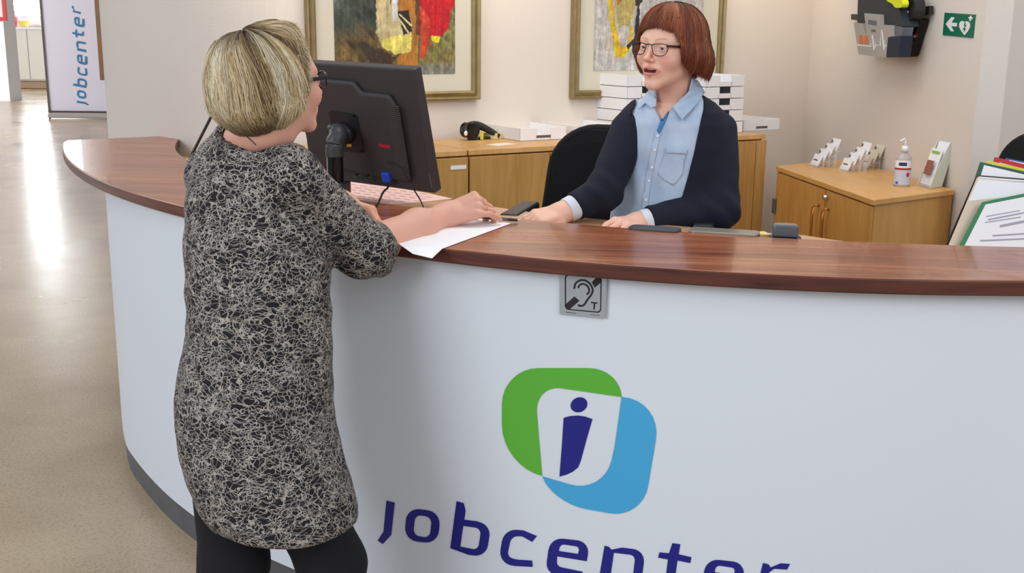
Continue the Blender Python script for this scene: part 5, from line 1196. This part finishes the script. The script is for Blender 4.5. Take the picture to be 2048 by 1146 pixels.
for k, (x0, y0, x1, y1, w_) in enumerate(((1972, 432, 2040, 420, 2), (1976, 438, 2048, 424, 3), (1970, 444, 2042, 433, 2), (2000, 450, 2100, 430, 5), (1985, 470, 2110, 462, 3), (1960, 480, 2100, 474, 3))):
    flat('printed_line', [[[(x0, y0), (x1, y1), (x1, y1 + w_), (x0, y0 + w_)]]], f_(.0016), mat('print_grey', srgb(170, 164, 178), .7) if k == 0 else bpy.data.materials['print_grey'], t)

# ------------------------------------------------------------------ defibrillator unit and its sign on the right wall
Z2 = lambda x, y: (1680 + x / 6.827, y / 6.827)
fR = lambda off: (lambda x, y: at_plane(*Z2(x, y), (*(COR + nR * off), 1), A([*nR, 0])))
n3 = A([*nR, 0]); p = fR(.02)(640, 500)
aed = thing('defibrillator', 'grey and black wall-mounted defibrillator unit with orange marks and a white pulse line', 'defibrillator', tuple(p))
flat('wall_rail', [[[(150, 192), (560, 200), (1222, 80), (1212, 192), (560, 300), (150, 268)]]], fR(.032), M['black'], aed, thick=-.02, nrm=n3)
q = flat('carry_case', [[rpoly([(262, -260, 90), (760, -260, 90), (800, 60, 60), (860, 360), (640, 420), (300, 420), (238, 300), (240, 60, 60)])]], fR(.135), mat('dark_case', srgb(44, 50, 54), .6), aed, thick=-.075, nrm=n3); b = q.modifiers.new('b', 'BEVEL'); b.width = .02; b.segments = 3; b.limit_method = 'ANGLE'
q = flat('holder_box', [[[(560, 345), (700, 345), (862, 372), (838, 490), (640, 780), (400, 760)]]], fR(.138), mat('slate_plastic', srgb(104, 106, 116), .5), aed, thick=-.05, nrm=n3)
q = flat('front_shell', [[[(188, 312), (308, 320), (342, 462), (362, 462), (330, 180), (554, 200), (556, 338), (702, 346), (702, 497), (655, 512), (628, 782), (252, 742)]]], fR(.152), mat('silver_grey', srgb(166, 160, 152), .5), aed, thick=-.03, nrm=n3)
flat('status_window', [[[(382, 270), (502, 285), (498, 352), (384, 334)]]], fR(.1525), mat('slate_window', srgb(78, 92, 108), .3), q)
flat('small_label', [[[(424, 398), (488, 404), (484, 442), (424, 434)]]], fR(.1525), mat('grey_green', srgb(96, 104, 92), .5), q)
for x in (258, 328): flat('orange_mark', [[[(x + 6, 480), (x + 50, 486), (x + 64, 606), (x, 600)]]], fR(.1525), mat('orange_mark', srgb(206, 112, 60), .5), q)
flat('pulse_line', [stroke([(236, 612), (420, 632), (440, 470), (462, 690), (500, 610), (548, 624), (568, 396), (600, 690), (630, 610)], 15, 0)], fR(.1525), M['white_plastic'], q)
flat('navy_pouch', [[rpoly([(655, 508, 10), (838, 488, 10), (800, 778, 10), (632, 784, 10)])]], fR(.154), mat('navy_pouch', srgb(26, 36, 54), .6), aed, thick=-.056, nrm=n3)
q = flat('black_pouch', [[rpoly([(780, 360, 60), (900, 215, 40), (1090, 262, 20), (940, 770, 20), (760, 784, 20), (780, 480)])]], fR(.052), mat('black_nylon', srgb(26, 22, 24), .9, bump=.2, bscale=300), aed, thick=-.045, nrm=n3); b = q.modifiers.new('b', 'BEVEL'); b.width = .012; b.segments = 3; b.limit_method = 'ANGLE'
heart = lambda cx, cy, s_: [(cx + s_ * .062 * 16 * math.sin(t) ** 3, cy - s_ * .062 * (13 * math.cos(t) - 5 * math.cos(2 * t) - 2 * math.cos(3 * t) - math.cos(4 * t))) for t in np.linspace(0, 2 * math.pi, 30, endpoint=False)]
flat('heart_badge', [[heart(1020, 490, 46)]], fR(.0525), M['red'], q)
flat('badge_mark', [[[(996, 498), (1024, 472), (1044, 498), (1022, 518)]]], fR(.053), M['white_plastic'], q)
flat('badge_text', [[[(950, 570), (1030, 575), (1028, 588), (950, 583)]]], fR(.0525), M['grey_plastic'], q)
q = flat('strap_bundle', [[rpoly([(760, -60, 60), (1000, -60, 80), (1030, 120, 60), (1000, 250, 60), (860, 330, 50), (750, 210, 60)])]], fR(.10), M['black'], aed, thick=-.05, nrm=n3); b = q.modifiers.new('b', 'BEVEL'); b.width = .015; b.segments = 3; b.limit_method = 'ANGLE'
flat('buckle', [[[(868, 130), (940, 155), (932, 178), (862, 150)]]], fR(.101), M['white_plastic'], q)
flat('yellow_bag', [[rpoly([(610, -150, 30), (800, -150, 30), (856, 50, 20), (838, 104, 15), (752, 108, 20), (712, 50, 20), (640, 16, 10)])]], fR(.15), mat('lime_yellow', srgb(216, 226, 20), .6), aed, thick=-.03, nrm=n3)
sg = thing('defibrillator_sign', 'green wall sign with white arrow, heart and cross right of the defibrillator', 'sign', tuple(fR(.004)(1620, 340)))
flat('plate', [[[(1428, 172), (1846, 200), (1812, 518), (1400, 478)]]], fR(.004), mat('sign_green', srgb(0, 104, 78), .4), sg, thick=-.004, nrm=n3)
wh = mat('sign_white', srgb(226, 232, 230), .5)
flat('arrow', [[[(1442, 326), (1520, 232), (1566, 238), (1524, 308), (1600, 314), (1594, 364), (1520, 358), (1556, 428), (1512, 426)]]], fR(.0045), wh, sg)
hp = [(1698, 482), (1655, 425), (1626, 370), (1628, 320), (1650, 290), (1678, 284), (1700, 302), (1726, 288), (1756, 296), (1778, 326), (1776, 372), (1745, 428)]
flat('heart', [[hp]], fR(.0045), wh, sg)
flat('bolt', [[[(1702, 306), (1688, 352), (1708, 352), (1672, 410), (1694, 404), (1684, 448), (1722, 388), (1700, 392), (1728, 340), (1706, 342), (1716, 306)]]], fR(.0050), mat('sign_green_dark', srgb(0, 70, 56), .4), sg)
flat('cross', [[[(1774, 212), (1796, 214), (1794, 234), (1812, 236), (1810, 260), (1792, 258), (1788, 288), (1766, 286), (1769, 256), (1752, 254), (1754, 232), (1771, 233)]]], fR(.0045), wh, sg)

# ------------------------------------------------------------------ things on the corner cabinet
CLR = mat('clear_plastic', (.94, .95, .96), .08, alpha=.28)
dF = -nF if nF @ uS > 0 else nF; back2 = uS; rzF = math.atan2(uF[1], uF[0])
def card_holder(px, py, n_, label, names, warm=()):
    p = at_z(px, py, PZ); t = thing('card_holder', label, 'card holder', (p[0], p[1], PZ), 0)
    X3, B3 = A([*uF, 0]), A([*(-nF), 0])
    def bx(name, cx_, cb_, cz_, sx_, sb_, sz_, lean, m_, par, bev=0):
        bm = bmesh.new(); vs = box(bm, (0, 0, 0), (sx_, sb_, sz_)); o3 = A([p[0], p[1], PZ]) + X3 * cx_ + B3 * cb_ + A([0, 0, cz_]); zz = A([0, 0, 1]) * math.cos(lean) + B3 * math.sin(lean); bb = B3 * math.cos(lean) - A([0, 0, 1]) * math.sin(lean)
        for v in vs: c_ = v.co.copy(); v.co = Vector(o3 + X3 * c_[0] + bb * c_[1] + zz * c_[2])
        return obj(name, bm, m_, par, world=bool(par), bevel=bev)
    for k in range(n_):
        bx('tier', 0, .028 + k * .030, .012 + k * .026, .098, .0025, .024 + .0 * k, .35, CLR, t)
        bx('step', 0, .040 + k * .030, .003 + k * .026, .098, .026, .002, 0, CLR, t)
        if k: bx('riser', 0, .030 + k * .030, .5 * (k * .026), .098, .002, k * .026, 0, CLR, t)
        q = bx('card_stack', 0, .040 + k * .030, .034 + k * .026, .086, .007, .056, .35, M['paper_warm'] if k in warm else M['paper'], None)
        tag(q, names % ('front', 'second', 'third', 'rear')[k], 'business cards', 'business cards in the clear holders')
        bx('printed_mark', -.028 if k else 0, .0348 + k * .030, (.046 if k else .034) + k * .026, .010 if k else .05, .0006, .014 if k else .006, .35, M['ink'] if k else M['grey_plastic'], q)
card_holder(1617, 333, 4, 'clear stepped card holder at the left end of the corner cabinet', 'white card stack in the left clear holder, %s row')
card_holder(1676, 342, 4, 'clear stepped card holder with small figures in the middle of the corner cabinet', 'white card stack in the middle clear holder, %s row')
card_holder(1716, 336, 4, 'clear stepped card holder with cream cards beside the gel bottle', 'card stack in the clear holder nearest the gel bottle, %s row', (0, 1, 2))
p = at_z(1803, 372, PZ); bt = thing('sanitizer_bottle', 'clear hand gel pump bottle with a white and blue label on the corner cabinet', 'bottle', (p[0], p[1], PZ))
dist = np.linalg.norm(p - EYE); pxm = dist / FPX; R0 = 15 * pxm; hb = 62 * pxm / math.cos(math.radians(9))
bm = bmesh.new(); prf = [(.0, 0), (R0 * .94, 0), (R0, .004), (R0, hb * .80), (R0 * .86, hb * .90), (R0 * .42, hb * .99), (R0 * .42, hb * 1.06), (0, hb * 1.06)]; rg = []
for r_, z_ in prf: rg.append([bm.verts.new((max(r_, 1e-4) * math.cos(2 * math.pi * i / 32), max(r_, 1e-4) * .8 * math.sin(2 * math.pi * i / 32), z_)) for i in range(32)])
for a_, b_ in zip(rg, rg[1:]):
    for i in range(32): bm.faces.new((a_[i], a_[(i + 1) % 32], b_[(i + 1) % 32], b_[i]))
obj('bottle_body', bm, mat('milky_plastic', srgb(214, 206, 204), .25, trans=.35), bt, True)
bm = bmesh.new(); cyl(bm, (0, 0, hb * 1.03), (0, 0, hb * 1.2), R0 * .45, R0 * .38, 20); cyl(bm, (0, 0, hb * 1.2), (0, 0, hb * 1.38), R0 * .12, n=10); tube(bm, [(0, 0, hb * 1.38), (-R0 * .2, -R0 * .1, hb * 1.40), (-R0 * .8, -R0 * .3, hb * 1.33)], R0 * .12, 8, 3); obj('pump', bm, M['white_plastic'], bt, True)
va = math.atan2(-p[1], -p[0])
def label_band(name, z0, z1, a_half, m_, rr=1.012, a_off=0):
    bm = bmesh.new(); n = 16; V = []
    for i in range(n + 1):
        a = va + a_off - a_half + 2 * a_half * i / n; V.append([bm.verts.new((R0 * rr * math.cos(a), R0 * .8 * rr * math.sin(a), z_ * hb)) for z_ in (z0, z1)])
    for i in range(n): bm.faces.new((V[i][0], V[i + 1][0], V[i + 1][1], V[i][1]))
    return obj(name, bm, m_, bt, True)
label_band('label', .06, .78, 1.35, mat('label_blue_grey', srgb(196, 204, 222), .5)); label_band('label_white_top', .56, .78, 1.3, M['white_plastic'], 1.016); label_band('red_band', .50, .555, 1.3, M['red'], 1.02); label_band('brand_patch', .62, .72, .5, mat('dark_blue_print', srgb(34, 56, 100), .5), 1.022); label_band('red_symbol', .30, .42, .2, M['red'], 1.02, .75); label_band('blue_symbol', .08, .15, .2, mat('blue_print', srgb(60, 90, 170), .5), 1.02, -.6)
p = at_z(1848, 374, PZ); X3, B3 = A([*uF, 0]), A([*uS, 0])
br = thing('brochure_stand', 'tall leaning clear brochure stand with green and white leaflets at the cabinet end', 'brochure stand', (p[0], p[1], PZ)); o3 = A([p[0], p[1], PZ])
def leaf(name, b0, z0, hgt, wd_, lean, th_, m_, par, xo=0):
    bm = bmesh.new(); vs = box(bm, (0, 0, hgt / 2), (wd_, th_, hgt)); zz = A([0, 0, 1]) * math.cos(lean) + B3 * math.sin(lean); bb = B3 * math.cos(lean) - A([0, 0, 1]) * math.sin(lean); o4 = o3 + X3 * xo + B3 * b0 + A([0, 0, z0])
    for v in vs: c_ = v.co.copy(); v.co = Vector(o4 + X3 * c_[0] + bb * c_[1] + zz * c_[2])
    return obj(name, bm, m_, par, world=bool(par))
leaf('back_panel', .075, .002, .275, .115, .40, .003, mat('frosted_plastic', srgb(224, 228, 222), .3), br); leaf('front_pocket', .0, .002, .075, .115, .40, .002, CLR, br); leaf('middle_pocket', .04, .03, .13, .115, .40, .002, CLR, br)
bm = bmesh.new()
for sx in (-1, 1):
    q_ = [o3 + X3 * sx * .058 + v for v in (B3 * -.004, B3 * .085, B3 * .185 + A([0, 0, .255]), B3 * .165 + A([0, 0, .257]), B3 * .03 + A([0, 0, .07]))]; bm.faces.new([bm.verts.new(v + A([0, 0, .002])) for v in q_])
q = obj('side_panel', bm, mat('frosted_side', srgb(214, 224, 210), .3), br, world=True); b = q.modifiers.new('t', 'SOLIDIFY'); b.thickness = .002
q = leaf('leaflet', .012, .01, .165, .10, .40, .006, M['paper'], None); tag(q, 'front leaflet with a brown picture in the brochure stand', 'leaflet', 'leaflets in the brochure stand')
leaf('picture', .0082, .055, .065, .06, .40, .001, mat('brown_picture', srgb(150, 92, 78), .6), q); leaf('green_strip', .0082, .012, .0001, .06, .40, .001, M['green'], q) if False else None
leaf('green_strip', .0602, .145, .010, .07, .40, .001, mat('leaf_green', srgb(140, 190, 80), .6), q)
q = leaf('leaflet', .055, .02, .215, .10, .40, .006, M['paper'], None); tag(q, 'rear white leaflet with a green strip in the brochure stand', 'leaflet', 'leaflets in the brochure stand'); leaf('green_strip', .1292, .198, .010, .06, .40, .001, M['green'], q)

# ------------------------------------------------------------------ banner and kitchen end of the hall
BD = 20.3
f_b = lambda off: (lambda x, y: at_y(x, y, BD - off))
b0_, b1_ = at_z(101, 238, 0), at_z(217, 236, 0)
ban = thing('roller_banner', 'tall white roller banner with blue upright lettering at the end of the hall', 'banner', ((b0_[0] + b1_[0]) / 2, BD, 0))
bw = at_y(217, 232, BD)[0] - at_y(101, 232, BD)[0]; bc = (at_y(217, 232, BD)[0] + at_y(101, 232, BD)[0]) / 2; bb0 = at_y(160, 232, BD)[2]
bm = bmesh.new(); box(bm, (bc, BD + .004, bb0 + 1.25), (bw, .006, 2.5)); obj('banner_sheet', bm, mat('banner_vinyl', srgb(222, 218, 232), .5), ban, world=True)
for sx in (-1, 1):
    bm = bmesh.new(); box(bm, (bc + sx * (bw / 2 + .012), BD, bb0 + 1.22), (.028, .03, 2.6)); obj('side_pole', bm, mat('brown_pole', srgb(96, 84, 78), .5) if sx < 0 else M['brushed'], ban, world=True)
bm = bmesh.new(); box(bm, (bc, BD, .07), (bw + .03, .22, .1)); obj('base_cassette', bm, M['chrome'], ban, world=True, bevel=.02)
bm = bmesh.new(); box(bm, (bc, BD - .02, .135), (bw + .02, .10, .025)); obj('base_lip', bm, mat('brown_lip', srgb(84, 66, 52), .5), ban, world=True)
def bmap(X, Y):
    t_ = (X - 36) / 1965; h_ = (905 + .136 * (X - 60) - Y) * .112; P0, P1 = A([175., 211.]), A([160., 12.]); q_ = P0 + (P1 - P0) * t_ + A([-h_, -h_ * .07]); return f_b(.004)(q_[0], q_[1])
flat('banner_lettering', [[rpoly(l, 5) for l in GLY[k]] for k in 'jobcentEr'], bmap, mat('banner_blue', srgb(56, 122, 170), .5), ban)
kc = mat('kitchen_white', srgb(232, 228, 218), .5); kg = mat('kitchen_grey', srgb(196, 192, 184), .5)
zt2 = at_y(50, 55, KY)[2]
kt = thing('kitchen_cabinets', 'white kitchen base cabinets with a bright worktop at the far end of the hall', 'kitchen cabinets', (-12.6, KY, 0))
bm = bmesh.new(); box(bm, (-13.2, KY + .3, zt2 / 2 + .1), (4.4, .6, zt2 - .22)); obj('carcass', bm, kg, kt, world=True)
for k in range(4):
    xa, xb = at_y(-42 + k * 50, 100, KY)[0], at_y(6 + k * 50, 100, KY)[0]; bm = bmesh.new(); box(bm, ((xa + xb) / 2, KY - .012, zt2 / 2 + .1), (xb - xa, .02, zt2 - .3)); obj('door', bm, kc, kt, world=True)
bm = bmesh.new(); box(bm, (-13.2, KY + .28, zt2 - .02), (4.5, .68, .06)); obj('worktop', bm, M['white_plastic'], kt, world=True)
bm = bmesh.new(); box(bm, (-13.2, KY + .32, .12), (4.3, .5, .22)); obj('plinth', bm, mat('plinth_tan', srgb(176, 150, 116), .5), kt, world=True)
p = at_y(24, 44, KY + .2); vs_ = thing('vase', 'pink vase on the far kitchen worktop', 'vase', (p[0], p[1], zt2 + .01))
bm = bmesh.new(); cyl(bm, (0, 0, 0), (0, 0, .26), .12, .15, 20); cyl(bm, (0, 0, .26), (0, 0, .36), .15, .09, 20); obj('body', bm, mat('pink_glaze', srgb(226, 90, 130), .4), vs_)
bm = bmesh.new(); cyl(bm, (0, 0, .36), (0, 0, .42), .09, .11, 20); obj('rim', bm, mat('pink_rim', srgb(236, 130, 160), .4), vs_)
p = at_y(48, 46, KY + .2); vs_ = thing('bowl', 'yellow bowl on the far kitchen worktop right of the pink vase', 'bowl', (p[0], p[1], zt2 + .01)); bm = bmesh.new(); cyl(bm, (0, 0, 0), (0, 0, .16), .08, .16, 20); obj('body', bm, mat('yellow_glaze', srgb(236, 210, 110), .4), vs_)
PY = 25.0; pl = at_y(20, 195, PY); bm = bmesh.new(); box(bm, (pl[0] - .6, PY + .3, 2.7), (1.2, .6, 5.4)); struct(obj('wall_left', bm, mat('pillar_white', srgb(246, 246, 248), .6)))
p = at_y(4, 18, PY - .06); t = thing('wall_picture', 'red and white framed picture on the white pillar at the far left', 'picture', tuple(p))
bm = bmesh.new(); box(bm, (p[0] - .30, PY - .03, p[2] + .3), (.76, .03, 1.1)); obj('frame', bm, M['red'], t, world=True)
bm = bmesh.new(); box(bm, (p[0] - .30, PY - .047, p[2] + .3), (.60, .006, .94)); obj('print', bm, mat('pale_print', srgb(240, 214, 210), .6), t, world=True)
